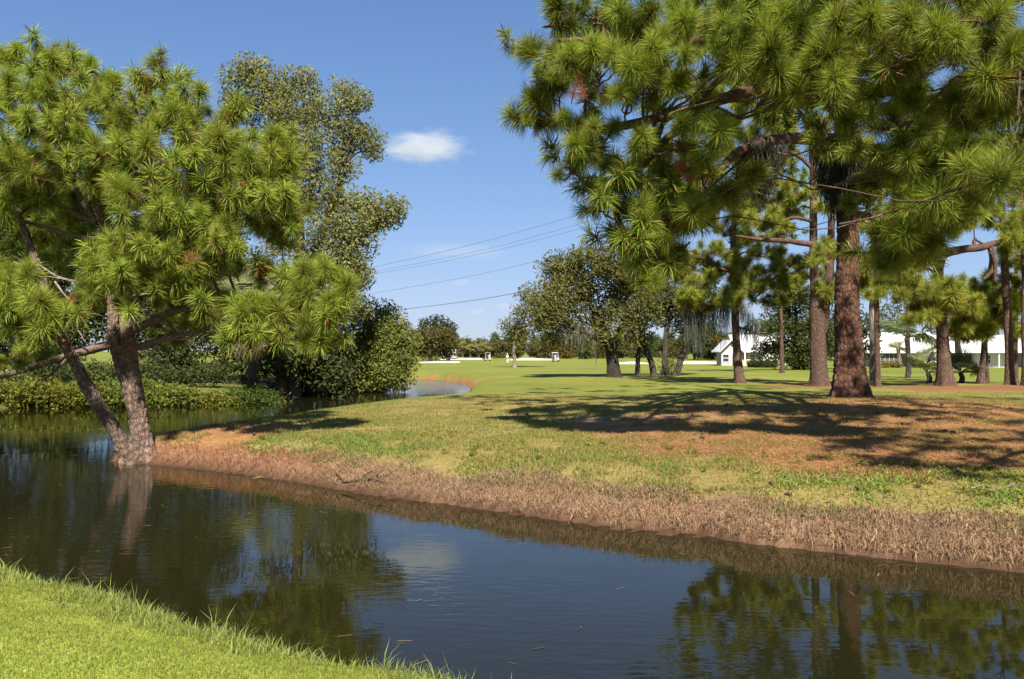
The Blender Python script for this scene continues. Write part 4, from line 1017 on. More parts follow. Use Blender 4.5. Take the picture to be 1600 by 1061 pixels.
# ------------------------------------------------------------------ oaks and the grove in the middle
OAK = (.118, .122, .037)
g = on_ground(960, 589); dO = g[1]
leafy("live_oak", "broad live oak with a thick dark forked trunk at the centre of the fairway", "oak tree", g,
      [([g - W(0, 0, .2), *path([(957, 565), (954, 545), (946, 520), (925, 480), (905, 450)], dO)], [q * dO / F for q in (11, 9.5, 9, 8, 6, 4, 2)]),
       (path([(955, 548), (968, 520), (985, 480), (990, 440)], dO), [q * dO / F for q in (7, 6, 4, 2)]), (path([(954, 540), (930, 528), (895, 510), (868, 490)], dO - .6), [q * dO / F for q in (5, 4, 3, 1.5)])],
      [B(x, y, dO + R.uniform(-2, 1.5), r, m) for x, y, r, m in ((862, 425, 22, 24), (888, 415, 30, 38), (925, 408, 32, 40), (962, 410, 32, 40), (1000, 415, 30, 34), (860, 460, 28, 32), (895, 450, 38, 46), (940, 448, 40, 48), (985, 455, 38, 44), (850, 495, 26, 24), (880, 492, 34, 38), (925, 490, 38, 40), (970, 492, 36, 36), (1010, 480, 30, 26), (866, 522, 22, 14), (900, 520, 28, 18), (952, 525, 24, 16), (985, 520, 22, 12))],
      .12, OAK, per=46, cr=.55, shell=.35, twig_every=4, barkm=M_bark_shaded)
moss("grey moss strands under the live oak's left limbs", [P(x, y, dO - 1) for x, y in ((882, 520), (895, 524), (912, 526), (905, 510), (930, 530), (870, 512), (922, 515))], 1.2, 16, w=.025, spread=.3, col=(.13, .12, .09))
g = on_ground(804, 574); d8 = g[1]
leafy("slim_oak", "slim small oak with a pale trunk at the left end of the grove", "oak tree", g,
      [([g - W(0, 0, .2), *path([(804, 562), (803, 548), (806, 528), (818, 500), (828, 470)], d8)], [q * d8 / F for q in (3.2, 2.8, 2.6, 2.2, 1.4, .7)])],
      [B(x, y, d8 + R.uniform(-1.5, 1.5), r, m) for x, y, r, m in ((825, 460, 18, 20), (845, 470, 20, 22), (810, 485, 14, 12), (832, 492, 22, 24), (805, 512, 16, 16), (822, 520, 20, 20), (788, 508, 9, 5), (796, 530, 14, 12), (845, 510, 18, 16), (815, 536, 16, 10))],
      .17, OAK, per=36, cr=.75, shell=.3, barkm=M_bark_pale, twig_every=5)
dG = on_ground(1030, 587)[1]
for lab, pts, rr, bl in (
    ("straight thin-trunked tree right beside the live oak", [(996, 588), (997, 560), (1001, 530), (1008, 500)], (4.4, 3.6, 3.2, 2.5), [(1000, 470, 28, 22), (1020, 450, 30, 24), (985, 500, 20, 12)]),
    ("tree with a trunk leaning left, second in the grove from the live oak", [(1023, 587), (1017, 565), (1007, 540), (1004, 515), (1012, 480)], (5.4, 4.6, 4.4, 3.6, 2), [(1020, 490, 28, 22), (1040, 470, 30, 26), (1000, 520, 16, 8)]),
    ("upright dark-trunked tree in the middle of the leaning grove", [(1039, 587), (1039, 560), (1040, 530), (1042, 500)], (5.2, 4.4, 4.2, 3), [(1050, 500, 28, 22), (1065, 470, 30, 26), (1045, 450, 26, 18)]),
    ("tree with a trunk leaning right at the right end of the grove", [(1056, 586), (1064, 560), (1074, 535), (1084, 505), (1088, 470)], (5.6, 5, 4.4, 3.4, 2), [(1080, 490, 30, 26), (1100, 460, 30, 26), (1075, 520, 24, 16), (1105, 430, 30, 20), (1095, 500, 18, 8)])):
    g = at_depth(pts[0][0], dG)
    leafy("grove_tree", lab, "tree", g, [([g - W(0, 0, .2), *path(pts[1:], dG)], [q * dG / F for q in rr])], [B(x, y, dG + R.uniform(-1.5, 1.5), r, m) for x, y, r, m in bl], .12, (.075, .08, .027), per=42, cr=.55, shell=.35, twig_every=5, group="grove of four trees right of the live oak")
shrub("scrubby shoots at the foot of the grove between the last two trunks", 1049, dG - .3, 1.0, 1.3, 22, (.07, .08, .03), size=.09, name="undergrowth_shrub")
g = at_depth(1245, 82)
leafy("magnolia_tree", "dense dark glossy-leaved tree in front of the white cottage", "tree", g, [([g - W(0, 0, .2), *path([(1246, 545), (1244, 500), (1242, 460)], 82)], (.3, .26, .2, .08))],
      [B(x, y, 82 + R.uniform(-2, 1), r, m) for x, y, r, m in ((1240, 452, 24, 22), (1222, 480, 24, 24), (1258, 478, 26, 26), (1210, 515, 22, 22), (1240, 510, 28, 30), (1275, 512, 26, 26), (1205, 542, 22, 22), (1235, 545, 26, 26), (1268, 545, 26, 26), (1295, 535, 20, 16), (1225, 562, 18, 12), (1255, 564, 18, 12), (1310, 500, 20, 14), (1300, 460, 20, 12))],
      .17, (.06, .078, .022), per=52, cr=.75, shell=.35, twig_every=5)
# round trees and treeline of the far course
dR = 185
for lab, px, bl in (("round shade tree with golden top at the far left of the fairway", 672, [(665, 528, 20, 36), (650, 538, 16, 24), (682, 532, 18, 30), (668, 545, 20, 26), (690, 545, 14, 16)]),
                    ("round shade tree touching the golden-topped tree's right side", 700, [(698, 528, 14, 24), (704, 540, 13, 22), (690, 522, 12, 16), (695, 546, 12, 14)]),
                    ("taller dark crown showing above the two round shade trees", 682, [(668, 512, 16, 24), (686, 508, 17, 28), (702, 516, 13, 20), (654, 522, 12, 14), (708, 530, 10, 12)])):
    dd = dR + (26 if "taller" in lab else 0)
    g = at_depth(px, dd)
    leafy("round_tree", lab, "tree", g, [([g - W(0, 0, .2), P(px, 545, dd), P(px + 2, 525, dd)], (.45, .38, .2))], [B(x, y, dd + R.uniform(-2, 2), r * .9, m) for x, y, r, m in bl], .36, (.04, .055, .018) if "taller" in lab else (.085, .080, .026), per=22, cr=1.2, shell=.4, twig_every=9)
protos = []
for k, (col, hh, ww) in enumerate((((.075, .095, .026), 7.5, 4.6), ((.055, .075, .024), 9.0, 4.0), ((.095, .095, .035), 6.0, 5.0), ((.15, .115, .03), 5.6, 3.4))):
    lab = ("mid green bushy tree in the far treeline", "tall dark tree in the far treeline", "low olive tree in the far treeline", "yellowing small tree in the far treeline")[k]
    g = W(0, 0, 0)
    r = leafy("treeline_tree", lab, "tree", g, [([W(0, 0, -.3), W(.1, 0, hh * .4), W(0, 0, hh * .8)], (.3, .22, .08))],
              [(R.uniform(-.5, .5) * ww, R.uniform(-.4, .4) * ww, hh * (.16 + .64 * q / 7), ww * R.uniform(.28, .42), 22) for q in range(8)], .34, col, per=16, cr=.9, shell=.4, limbs=False, group=lab.replace("tree in", "trees in"))
    protos.append(r)
first = set()
spots = []
for px in range(520, 1700, 21):
    spots.append((px + R.uniform(-8, 8), R.uniform(285, 320), int(R.choice([0, 0, 1, 2]))))
for px in range(705, 1150, 26):
    spots.append((px + R.uniform(-9, 9), R.uniform(240, 270), int(R.choice([0, 2, 2, 1]))))
spots += [(868, 235, 3), (886, 236, 3), (940, 238, 3), (1085, 210, 1), (1100, 205, 1), (1112, 214, 0), (1060, 232, 2), (1128, 200, 3), (1140, 205, 2), (915, 225, 0)]
for px, d, k in spots:
    g = at_depth(px, d)
    lab = protos[k]['label']
    if k not in first:
        protos[k].location = [float(q) for q in g]; first.add(k)
    else: copy_tree(protos[k], lab, g, R.uniform(0, 6.28), R.uniform(.75, 1.15))
# trees behind the houses
for lab, px, d, bl, col in (("grey green tree rising behind the pale house's roof", 1392, 140, [(1385, 490, 24, 20), (1410, 480, 26, 22), (1370, 510, 20, 14), (1400, 510, 24, 16)], (.07, .085, .035)),
                            ("dark green tree behind the gap between the two right-hand houses", 1478, 145, [(1470, 505, 20, 16), (1492, 500, 18, 14), (1450, 512, 18, 12)], (.06, .08, .03)),
                            ("loose green tree behind the farthest right house", 1560, 140, [(1540, 500, 22, 16), (1568, 492, 26, 18), (1595, 505, 22, 14)], (.075, .09, .03)),
                            ("dark tree beyond the white cottage's roof", 1190, 150, [(1178, 515, 16, 12), (1200, 508, 18, 14)], (.06, .075, .025)),
                            ("dark shady tree behind the massive pine's foot", 1330, 96, [(1325, 520, 26, 22), (1350, 510, 24, 20), (1345, 545, 22, 18), (1312, 545, 22, 16), (1320, 480, 22, 14)], (.055, .075, .025))):
    g = at_depth(px, d)
    leafy("yard_tree", lab, "tree", g, [([g - W(0, 0, .2), P(px, 530, d), P(px, 500, d)], (.3, .22, .1))], [B(x, y, d + R.uniform(-2, 2), r, m) for x, y, r, m in bl], .27, col, per=20, cr=1.0, shell=.3, twig_every=7)
for lab, px, d, t in (("far fan palm nearest the round shade trees", 723, 230, 541), ("far fan palm left of the tan cart", 748, 235, 544), ("far fan palm directly above the tan cart", 759, 240, 541), ("far fan palm leaning beside the far left palm", 735, 245, 545)):
    palm(lab, at_depth(px, d), P(px, t, d), .3, FAN_Y, 14, -.5, 1.3, name="far_palm", bend=0)
# ------------------------------------------------------------------ sand bunkers
m_sand = flat_mat("bunker_sand", (.58, .50, .39), .95, .1, .12, .8)
def bunker(px, py0, d, wpx, h, dep, lab):
    g = at_depth(px, d); w = wpx * d / F / 2
    n, rings = 40, 8
    mb = MB(); V = [(0, 0, h * .30)]; 
    for r in range(1, rings + 1):
        q = r / rings
        for k in range(n):
            a = 2 * math.pi * k / n
            e = 1 + .16 * math.sin(3 * a + px) + .10 * math.sin(5 * a + 2 * px)
            x, y = math.cos(a) * w * q * e, math.sin(a) * dep * q * e
            t = max(-1, min(1, y / dep))
            z = h * (.30 + .55 * t) if q < .93 else (-.6 if q >= .999 else h * (.30 + .55 * t) + .06)
            V.append((x, y, z))
    T = [(0, 1 + k, 1 + (k + 1) % n) for k in range(n)]; Q = []
    for r in range(rings - 1):
        for k in range(n): Q.append((1 + r * n + k, 1 + (r + 1) * n + k, 1 + (r + 1) * n + (k + 1) % n, 1 + r * n + (k + 1) % n))
    mb.add(np.array(V), tris=T, quads=Q)
    o = link("sand_bunker", mb.mesh("sand_bunker", m_sand, smooth_shade=True), loc=g, kind='structure'); o['label'] = lab
for a in ((690, 563, 158, 64, 0.34, 4.5, "long white sand bunker before the round shade trees"), (722, 556, 215, 64, 0.62, 7, "sand bunker behind the round shade trees"), (832, 556, 205, 80, 0.56, 7, "sand bunker left of the far white-roofed cart"),
          (990, 565, 140, 60, 0.37, 4.5, "sand bunker behind the live oak's trunk"), (1108, 566, 138, 120, 0.46, 5, "wide white sand bunker before the cottage")): bunker(*a)

# ------------------------------------------------------------------ houses
m_roof = flat_mat("white_roof", (.54, .51, .50), .55, .3, .08, 1.5); m_white = flat_mat("white_wall", (.78, .76, .73), .7, .2, .06, .8); m_cream = flat_mat("cream_wall", (.74, .68, .58), .8, .2, .07, .8)
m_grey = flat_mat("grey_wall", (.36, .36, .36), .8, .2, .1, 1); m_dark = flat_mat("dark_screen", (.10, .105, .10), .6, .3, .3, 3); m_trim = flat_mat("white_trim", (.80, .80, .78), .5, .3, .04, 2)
m_glass = flat_mat("window_glass", (.03, .04, .05), .06, .6, .2, 1); m_tan = flat_mat("tan_door", (.42, .32, .23), .7, .2, .1, 2); m_terra = flat_mat("terracotta_tiles", (.42, .20, .12), .8, .2, .2, 2)
m_band = flat_mat("roof_seam", (.60, .57, .55), .55, .3, .08, 2)

def part_box(root, name, lo, hi, mat, parent=None):
    mb = MB().box(lo, hi); return link(name, mb.mesh(name, mat), parent or root)
def gable_roof(root, name, x0, x1, y0, y1, ze, zr, mat, along='x', t=.14, seams=0):
    """solid two-slope roof; ridge along x or y"""
    mb = MB()
    if along == 'x':
        ym = (y0 + y1) / 2; sec = [(y0, ze), (ym, zr), (y1, ze), (y1, ze - t), (ym, zr - t), (y0, ze - t)]
        V = [(x, y, z) for x in (x0, x1) for y, z in sec]
    else:
        xm = (x0 + x1) / 2; sec = [(x0, ze), (xm, zr), (x1, ze), (x1, ze - t), (xm, zr - t), (x0, ze - t)]
        V = [(x, y, z) for y in (y1, y0) for x, z in sec]
    Q = [(k, (k + 1) % 6, 6 + (k + 1) % 6, 6 + k) for k in range(6)] + [(0, 5, 4, 1), (1, 4, 3, 2), (6, 7, 10, 11), (7, 8, 9, 10)]
    mb.add(V, quads=Q); o = link(name, mb.mesh(name, mat), root)
    if seams and along == 'x':
        for k in range(seams):
            x = x0 + (x1 - x0) * (k + .5) / seams; ym = (y0 + y1) / 2
            s = MB(); s.add([(x - .03, y0, ze), (x + .03, y0, ze), (x + .03, ym, zr), (x - .03, ym, zr), (x - .03, y0, ze + .05), (x + .03, y0, ze + .05), (x + .03, ym, zr + .05), (x - .03, ym, zr + .05)],
                            quads=[(4, 5, 6, 7), (0, 4, 7, 3), (1, 2, 6, 5), (0, 1, 5, 4)])
            link("seam", s.mesh("seam", m_band), o)
    return o
def gable_wall(root, name, x0, x1, y0, y1, z0, ze, zr, mat):
    xm = (x0 + x1) / 2; V = [(x, y, z) for y in (y0, y1) for x, z in ((x0, z0), (x1, z0), (x1, ze), (xm, zr), (x0, ze))]
    mb = MB(); mb.add(V, quads=[(0, 1, 2, 4), (5, 9, 7, 6), (0, 5, 6, 1), (1, 6, 7, 2), (2, 7, 8, 3), (3, 8, 9, 4), (4, 9, 5, 0)], tris=[(2, 3, 4), (7, 9, 8)])
    return link(name, mb.mesh(name, mat), root)
def window(root, x, y, z, w, h, panes=2):
    f = MB(); t = .07
    for lo, hi in (((x - w / 2, y - .08, z), (x - w / 2 + t, y, z + h)), ((x + w / 2 - t, y - .08, z), (x + w / 2, y, z + h)), ((x - w / 2 + t, y - .08, z), (x + w / 2 - t, y, z + t)), ((x - w / 2 + t, y - .08, z + h - t), (x + w / 2 - t, y, z + h)),
                   ((x - w / 2 + t, y - .07, z + h / 2 - .03), (x + w / 2 - t, y - .01, z + h / 2 + .03))): f.box(lo, hi)
    o = link("window", f.mesh("window", m_trim), root)
    for q in range(2):
        p = MB().box((x - w / 2 + t, y - .045, z + t + q * (h / 2 - t / 2) + .002), (x + w / 2 - t, y - .025, z + h / 2 - .03 + q * (h / 2 - t / 2) - .002)); link("pane", p.mesh("pane", m_glass), o)
    return o

# white cottage beyond the slender pine
d = 120; g = at_depth(1150, d); k = d / F
r = thing("white_cottage", "small white cottage with a steep white roof behind the slender pine", "house", g)
X = lambda px: (px - 1150) * k
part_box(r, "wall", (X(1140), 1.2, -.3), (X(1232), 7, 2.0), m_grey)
gable_roof(r, "roof", X(1150) , X(1236), .2, 8.2, 2.05, 4.55, m_roof, seams=14)
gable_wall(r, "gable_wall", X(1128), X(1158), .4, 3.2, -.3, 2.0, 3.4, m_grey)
gable_roof(r, "porch_roof", X(1124), X(1162), -.2, 5, 2.02, 3.75, m_roof, 'y')
for px in (1146, 1156, 1163): part_box(r, "porch_post", (X(px), -.1, -.2), (X(px) + .14, .04, 1.98), m_trim)
part_box(r, "front_wall", (X(1190), -.8, -.3), (X(1226), 1.19, 1.86), m_white)
window(r, X(1135), .39, .5, 1.0, 1.2); window(r, X(1152), .39, .2, .7, 1.6); window(r, X(1178), 1.19, .6, 1.1, 1.1)
part_box(r, "door", (X(1168), 1.13, -.2), (X(1168) + .8, 1.19, 1.8), m_tan)
# pale house behind the feather palms
d = 112; g = at_depth(1420, d); k = d / F
r = thing("pale_house", "long pale house with a screened porch and cream gable behind the feather palms", "house", g)
X = lambda px: (px - 1420) * k
part_box(r, "wall", (X(1352), 3.0, -.3), (X(1440), 9, 2.05), m_cream)
gable_roof(r, "roof", X(1346), X(1482), -.3, 10.5, 2.06, 4.75, m_roof, seams=20)
gable_wall(r, "gable_wall", X(1435), X(1522), -.9, 4.6, -.3, 2.0, 3.9, m_cream)
gable_roof(r, "gable_roof", X(1429), X(1528), -1.5, 5, 2.02, 4.12, m_roof, 'y')
part_box(r, "porch_screen", (X(1376), .25, -.1), (X(1403), .31, 1.86), m_dark)
for px in range(1376, 1405, 7): part_box(r, "screen_post", (X(px), .18, -.1), (X(px) + .08, .245, 1.9), m_grey)
part_box(r, "door", (X(1414), 2.93, -.1), (X(1424), 2.995, 1.8), m_tan); part_box(r, "shutter_panel", (X(1426), .3, -.1), (X(1434), .36, 1.86), m_tan)
part_box(r, "fascia", (X(1346), -.42, 1.86), (X(1440), -.32, 2.0), m_trim)
window(r, X(1360), 2.99, .6, 1.2, 1.1)
# long white house at the right
d = 108; g = at_depth(1540, d); k = d / F
r = thing("white_house", "long white house with framed windows in shade behind the right-hand pines", "house", g)
X = lambda px: (px - 1540) * k
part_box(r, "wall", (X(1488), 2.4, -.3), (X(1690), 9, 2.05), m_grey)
gable_roof(r, "roof", X(1484), X(1700), -.3, 10, 2.1, 4.3, m_roof, seams=30)
part_box(r, "fascia", (X(1484), -.42, 1.9), (X(1700), -.32, 2.04), m_trim)
part_box(r, "shade_wall", (X(1504), 1.3, -.2), (X(1600), 2.39, 1.95), m_white)
window(r, X(1521), 1.29, -.05, 1.0, 1.85); window(r, X(1550), 1.29, .45, 1.1, 1.2); window(r, X(1586), 1.29, .45, 1.1, 1.2); window(r, X(1636), 2.39, .45, 1.1, 1.2)
for px in (1506, 1533, 1559, 1597, 1640): part_box(r, "porch_post", (X(px), -.2, -.2), (X(px) + .13, -.07, 1.9), m_trim)
part_box(r, "step", (X(1500), .2, -.3), (X(1560), 1.29, .02), m_dark)
# distant buildings
d = 270; g = at_depth(703, d)
r = thing("far_shed", "tiny white building with a pale roof beyond the round shade trees", "building", g)
part_box(r, "wall", (-2.2, 0, -.3), (2.2, 4, 1.6), m_grey); gable_roof(r, "roof", -2.8, 2.8, -.5, 4.5, 1.6, 3.0, m_roof); part_box(r, "door", (-.5, -.06, -.1), (.4, -.01, 1.4), m_dark)

# hedges by the houses
shrub("clipped dark hedge in front of the white cottage's bright wall", 1194, 106, 3.2, .95, 170, (.045, .06, .018), size=.15, name="hedge", cat="hedge", cr=.3)
for j, px in enumerate((1382, 1398, 1432, 1450, 1464)):
    shrub(("yellow green border shrub at the porch screen's left post", "yellow green border shrub before the screened porch's middle", "golden border shrub below the tan shutter panel", "golden border shrub under the cream gable", "border shrub under the cream gable nearest the scaly pine")[j], px, 104, 1.5, .8, 26, (.17, .155, .03), size=.13, name="border_shrub", group="border shrubs along the pale house")
shrub("dark low shrubs against the white house's shaded wall", 1512, 106, 2.4, .9, 30, (.05, .065, .02), size=.13, name="border_shrub")

# ------------------------------------------------------------------ golf carts, bags, players, flag, car
m_rub = flat_mat("black_rubber", (.02, .02, .02), .8, .2); m_cart = flat_mat("cart_paint", (.70, .69, .66), .35, .5, .05); m_seat = flat_mat("dark_vinyl", (.035, .035, .04), .5, .4); m_tanroof = flat_mat("tan_canopy", (.45, .26, .17), .6, .3)
m_skin = flat_mat("skin", (.42, .25, .17), .6, .3); m_cloth = flat_mat("pale_cloth", (.70, .66, .58), .9, .1); m_navy = flat_mat("navy_cloth", (.05, .06, .10), .9, .1); m_red = flat_mat("red_fabric", (.30, .05, .04), .8, .2)
def wheel_mesh():
    bm = bmesh.new(); bmesh.ops.create_cone(bm, cap_ends=True, segments=16, radius1=.23, radius2=.23, depth=.18, matrix=Matrix.Rotation(math.pi / 2, 4, 'Y'))
    me = bpy.data.meshes.new("wheel"); bm.to_mesh(me); bm.free(); me.materials.append(m_rub); return me
WH = wheel_mesh()
def cart(lab, px, d, roofm, rz):
    g = at_depth(px, d); r = thing("golf_cart", lab, "golf cart", g); r.rotation_euler = (0, 0, rz)
    mb = MB(); mb.box((-.58, -1.1, .28), (.58, .2, .62)); mb.add([(-.55, .2, .28), (.55, .2, .28), (.55, 1.15, .28), (-.55, 1.15, .28), (-.55, .75, .85), (.55, .75, .85), (.5, 1.1, .72), (-.5, 1.1, .72), (-.55, .2, .36), (.55, .2, .36), (.55, .7, .36), (-.55, .7, .36)],
        quads=[(0, 3, 2, 1), (8, 9, 10, 11), (11, 10, 5, 4), (4, 5, 6, 7), (7, 6, 2, 3), (0, 1, 9, 8)]); link("body", mb.mesh("body", m_cart), r)
    mb = MB(); mb.box((-.52, -.45, .63), (.52, .05, .78)); link("seat", mb.mesh("seat", m_seat), r)
    mb = MB(); mb.add([(-.52, -.62, .80), (.52, -.62, .80), (.52, -.48, .80), (-.52, -.48, .80), (-.52, -.72, 1.2), (.52, -.72, 1.2), (.52, -.6, 1.2), (-.52, -.6, 1.2)], quads=[(0, 1, 5, 4), (2, 3, 7, 6), (4, 5, 6, 7), (1, 2, 6, 5), (3, 0, 4, 7)]); link("backrest", mb.mesh("backrest", m_seat), r)
    mb = MB(); mb.box((-.6, -.95, 1.83), (.6, .85, 1.87)); mb.box((-.52, -.85, 1.871), (.52, .75, 1.92)); link("roof", mb.mesh("roof", roofm), r)
    for x in (-.52, .52):
        for y0, y1 in ((-.75, -.85), (.78, .62)):
            mb = MB(); add_tube(mb, [(x, y0, .6), (x, y1, 1.84)], (.025, .025), n=6, seg=3); link("roof_post", mb.mesh("roof_post", m_trim), r)
        for y in (-.75, .8):
            o = link("wheel", WH, r, (x * .98, y, .23))
    mb = MB(); mb.box((-.5, -1.25, .55), (.5, -1.101, .60)); mb.box((-.5, -1.2, .95), (.5, -1.15, 1.0)); link("bag_rack", mb.mesh("bag_rack", m_seat), r)
    mb = MB(); mb.box((-.48, .72, .88), (.48, .735, 1.78)); link("windscreen", mb.mesh("windscreen", m_glass), r)
    c, s = math.cos(rz), math.sin(rz)
    for x, mm, side in ((-.24, m_navy, "left"), (.24, m_cloth, "right")):
        p = g + W(x * c + 1.42 * s, x * s - 1.42 * c, .5)
        b = MB(); add_tube(b, [(0, 0, 0), (0, -.02, .3), (0, .03, .85)], (.15, .14, .15), n=10, seg=6)
        o = link("golf_bag", None, loc=p); 
        o2 = thing("golf_bag", f"{'dark' if mm is m_navy else 'coloured'} golf bag strapped on the back of the {'tan' if roofm is m_tanroof else 'white'}-roofed cart", "golf bag", p)
        bpy.data.objects.remove(o)
        link("bag_body", b.mesh("bag_body", mm, smooth_shade=True), o2)
        for q in range(5):
            e = MB(); a = W(R.normal(0, .06), R.normal(0, .05), .84); add_tube(e, [a, a + W(R.normal(0, .04), R.normal(0, .04), .28)], (.012, .03), n=5, seg=3); link("golf_club", e.mesh("golf_club", m_glass), o2)
cart("golf cart with a tan canopy parked far down the fairway", 762, 188, m_tanroof, .12)
cart("golf cart with a white canopy in front of the far sand bunker", 868, 172, m_cart, -.25)

def skin_mesh(name, verts, edges, rad, mat, sub=1):
    me = bpy.data.meshes.new(name); me.from_pydata([tuple(v) for v in verts], edges, [])
    o = bpy.data.objects.new(name, me); COL.objects.link(o)
    md = o.modifiers.new("skin", 'SKIN')
    for i, rr in enumerate(rad): me.skin_vertices[0].data[i].radius = (rr, rr) if np.isscalar(rr) else rr
    me.skin_vertices[0].data[0].use_root = True
    sd = o.modifiers.new("sub", 'SUBSURF'); sd.levels = sub; sd.render_levels = sub
    me.materials.append(mat); return o
def golfer(lab, px, d, rz):
    g = at_depth(px, d); r = thing("person", lab, "person", g); r.rotation_euler = (0, 0, rz)
    v = [(0, 0, .92), (0, 0, 1.12), (0, 0, 1.38), (0, 0, 1.5), (0, 0, 1.62), (0, .02, 1.72), (-.18, 0, 1.40), (-.24, .12, 1.14), (-.06, .30, 1.0), (.18, 0, 1.40), (.24, .12, 1.14), (.0, .32, .98), (-.10, 0, .86), (-.12, .04, .48), (-.13, 0, .08), (-.13, .14, .04), (.10, 0, .86), (.12, .04, .48), (.13, 0, .08), (.13, .14, .04)]
    e = [(0, 1), (1, 2), (2, 3), (3, 4), (4, 5), (2, 6), (6, 7), (7, 8), (2, 9), (9, 10), (10, 11), (0, 12), (12, 13), (13, 14), (14, 15), (0, 16), (16, 17), (17, 18), (18, 19)]
    ra = [.13, .12, .15, .06, .09, .08, .06, .045, .035, .06, .045, .035, .085, .06, .04, .035, .085, .06, .04, .035]
    skin_mesh("body", v, e, ra, m_skin).parent = r
    sh = [0, 1, 2, 6, 9]; skin_mesh("shirt", [v[i] for i in (0, 1, 2)] + [(-.19, .01, 1.39), (-.225, .07, 1.24), (.19, .01, 1.39), (.225, .07, 1.24)], [(0, 1), (1, 2), (2, 3), (3, 4), (2, 5), (5, 6)], [.15, .14, .165, .075, .065, .075, .065], m_cloth).parent = r
    skin_mesh("trousers", [(0, 0, .94), (-.10, 0, .84), (-.12, .04, .48), (-.13, 0, .12), (.10, 0, .84), (.12, .04, .48), (.13, 0, .12)], [(0, 1), (1, 2), (2, 3), (0, 4), (4, 5), (5, 6)], [.15, .105, .085, .065, .105, .085, .065], m_cloth).parent = r
    skin_mesh("cap", [(0, -.02, 1.72), (0, .02, 1.78), (0, .14, 1.73)], [(0, 1), (0, 2)], [.10, .07, .05], m_cloth).parent = r
    c, s = math.cos(rz), math.sin(rz); p = g + W(-.03 * c - .32 * s, -.03 * s + .32 * c, .98)
    b = MB(); add_tube(b, [(0, 0, .08), (.1, .25, -.93)], (.014, .012), n=5, seg=3); b.box((.07, .24, -.97), (.20, .29, -.92))
    tag(link("golf_club", b.mesh("golf_club", m_glass), loc=p), "golf club in the standing golfer's hands", "golf club")
golfer("golfer in pale clothes standing on the fairway left of the slim oak's trunk", 793, 150, 2.6)
g = at_depth(931, 108)
r = thing("golf_flag", "thin leaning golf flagstick with a dark limp flag left of the live oak", "flag", g)
b = MB(); add_tube(b, [(0, 0, -.1), (.12, 0, 2.2)], (.022, .015), n=6, seg=4); link("flagstick", b.mesh("flagstick", m_seat), r)
b = MB(); b.add([(.115, 0, 2.15), (.118, .02, 1.3), (.02, -.05, .95), (-.10, .03, .55), (-.02, -.02, 1.2), (.0, .05, 1.75), (.11, .03, 2.14), (.10, .05, 1.3), (.0, -.01, .95), (-.09, .06, .55), (-.03, .02, 1.2), (-.01, .09, 1.75)], quads=[(0, 1, 4, 5), (1, 2, 3, 4), (6, 11, 10, 7), (7, 10, 9, 8), (0, 5, 11, 6), (5, 4, 10, 11), (4, 3, 9, 10), (1, 0, 6, 7), (2, 1, 7, 8), (3, 2, 8, 9)]); link("flag_cloth", b.mesh("flag_cloth", m_seat), r)

# ------------------------------------------------------------------ overhead wires
m_wire = flat_mat("wire", (.10, .11, .13), .6, .3)
def wire(lab, pts, r, da, db):
    n = len(pts); ds = np.interp([p[0] for p in pts], [pts[0][0], pts[-1][0]], [da, db])
    mb = MB(); add_tube(mb, [P(p[0], p[1], q) for p, q in zip(pts, ds)], [r] * n, n=5, seg=40)
    c = P(pts[0][0], pts[0][1], da); tag(link("power_line", mb.mesh("power_line", m_wire, c), loc=c), lab, "wire", "overhead power lines crossing the sky")
wire("topmost of the overhead power lines", [(500, 434), (580, 418), (700, 391), (800, 365), (920, 330), (1050, 290), (1250, 222)], .028, 150, 95)
wire("second overhead power line from the top, close above a third", [(500, 440), (580, 425), (700, 402), (800, 379), (920, 345), (1050, 305), (1250, 238)], .024, 150, 95)
wire("third overhead power line from the top, just under the second", [(500, 444), (580, 429), (700, 407), (800, 385), (920, 353), (1050, 314), (1250, 250)], .024, 150, 95)
wire("fourth overhead power line, alone midway down the sky", [(500, 473), (590, 457), (700, 438), (800, 417), (955, 378), (1100, 338), (1250, 294)], .026, 150, 95)
wire("lowest and thickest overhead line, reaching the live oak's crown", [(520, 498), (625, 484), (720, 472), (800, 459), (950, 430), (1080, 403), (1180, 377), (1280, 350), (1420, 310)], .036, 110, 50)

# ------------------------------------------------------------------ grass, straw and litter
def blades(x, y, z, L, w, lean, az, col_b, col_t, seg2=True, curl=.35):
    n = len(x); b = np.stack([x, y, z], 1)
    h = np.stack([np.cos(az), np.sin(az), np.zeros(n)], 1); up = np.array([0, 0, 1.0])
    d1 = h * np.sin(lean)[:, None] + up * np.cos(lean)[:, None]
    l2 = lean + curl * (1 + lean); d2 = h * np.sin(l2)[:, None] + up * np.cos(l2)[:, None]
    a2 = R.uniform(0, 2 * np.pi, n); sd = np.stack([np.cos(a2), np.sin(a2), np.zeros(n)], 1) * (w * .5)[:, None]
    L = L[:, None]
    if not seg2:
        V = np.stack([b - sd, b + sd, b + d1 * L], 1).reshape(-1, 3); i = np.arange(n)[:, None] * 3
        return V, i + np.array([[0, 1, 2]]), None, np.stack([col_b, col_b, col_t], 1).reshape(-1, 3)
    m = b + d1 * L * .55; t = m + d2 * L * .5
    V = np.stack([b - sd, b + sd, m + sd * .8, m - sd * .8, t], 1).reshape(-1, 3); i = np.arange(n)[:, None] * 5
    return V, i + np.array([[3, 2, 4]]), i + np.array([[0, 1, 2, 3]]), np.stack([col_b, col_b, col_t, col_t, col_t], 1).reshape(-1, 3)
def grass_obj(name, label, V, T, Q, C, mat):
    mb = MB(); mb.add(V, T, Q, C); o = link(name, mb.mesh(name, mat), kind='stuff'); o['label'] = label; return o
def visible(x, y, m=1.06): return np.abs(x) < y * (800 / F) * m + 1.0

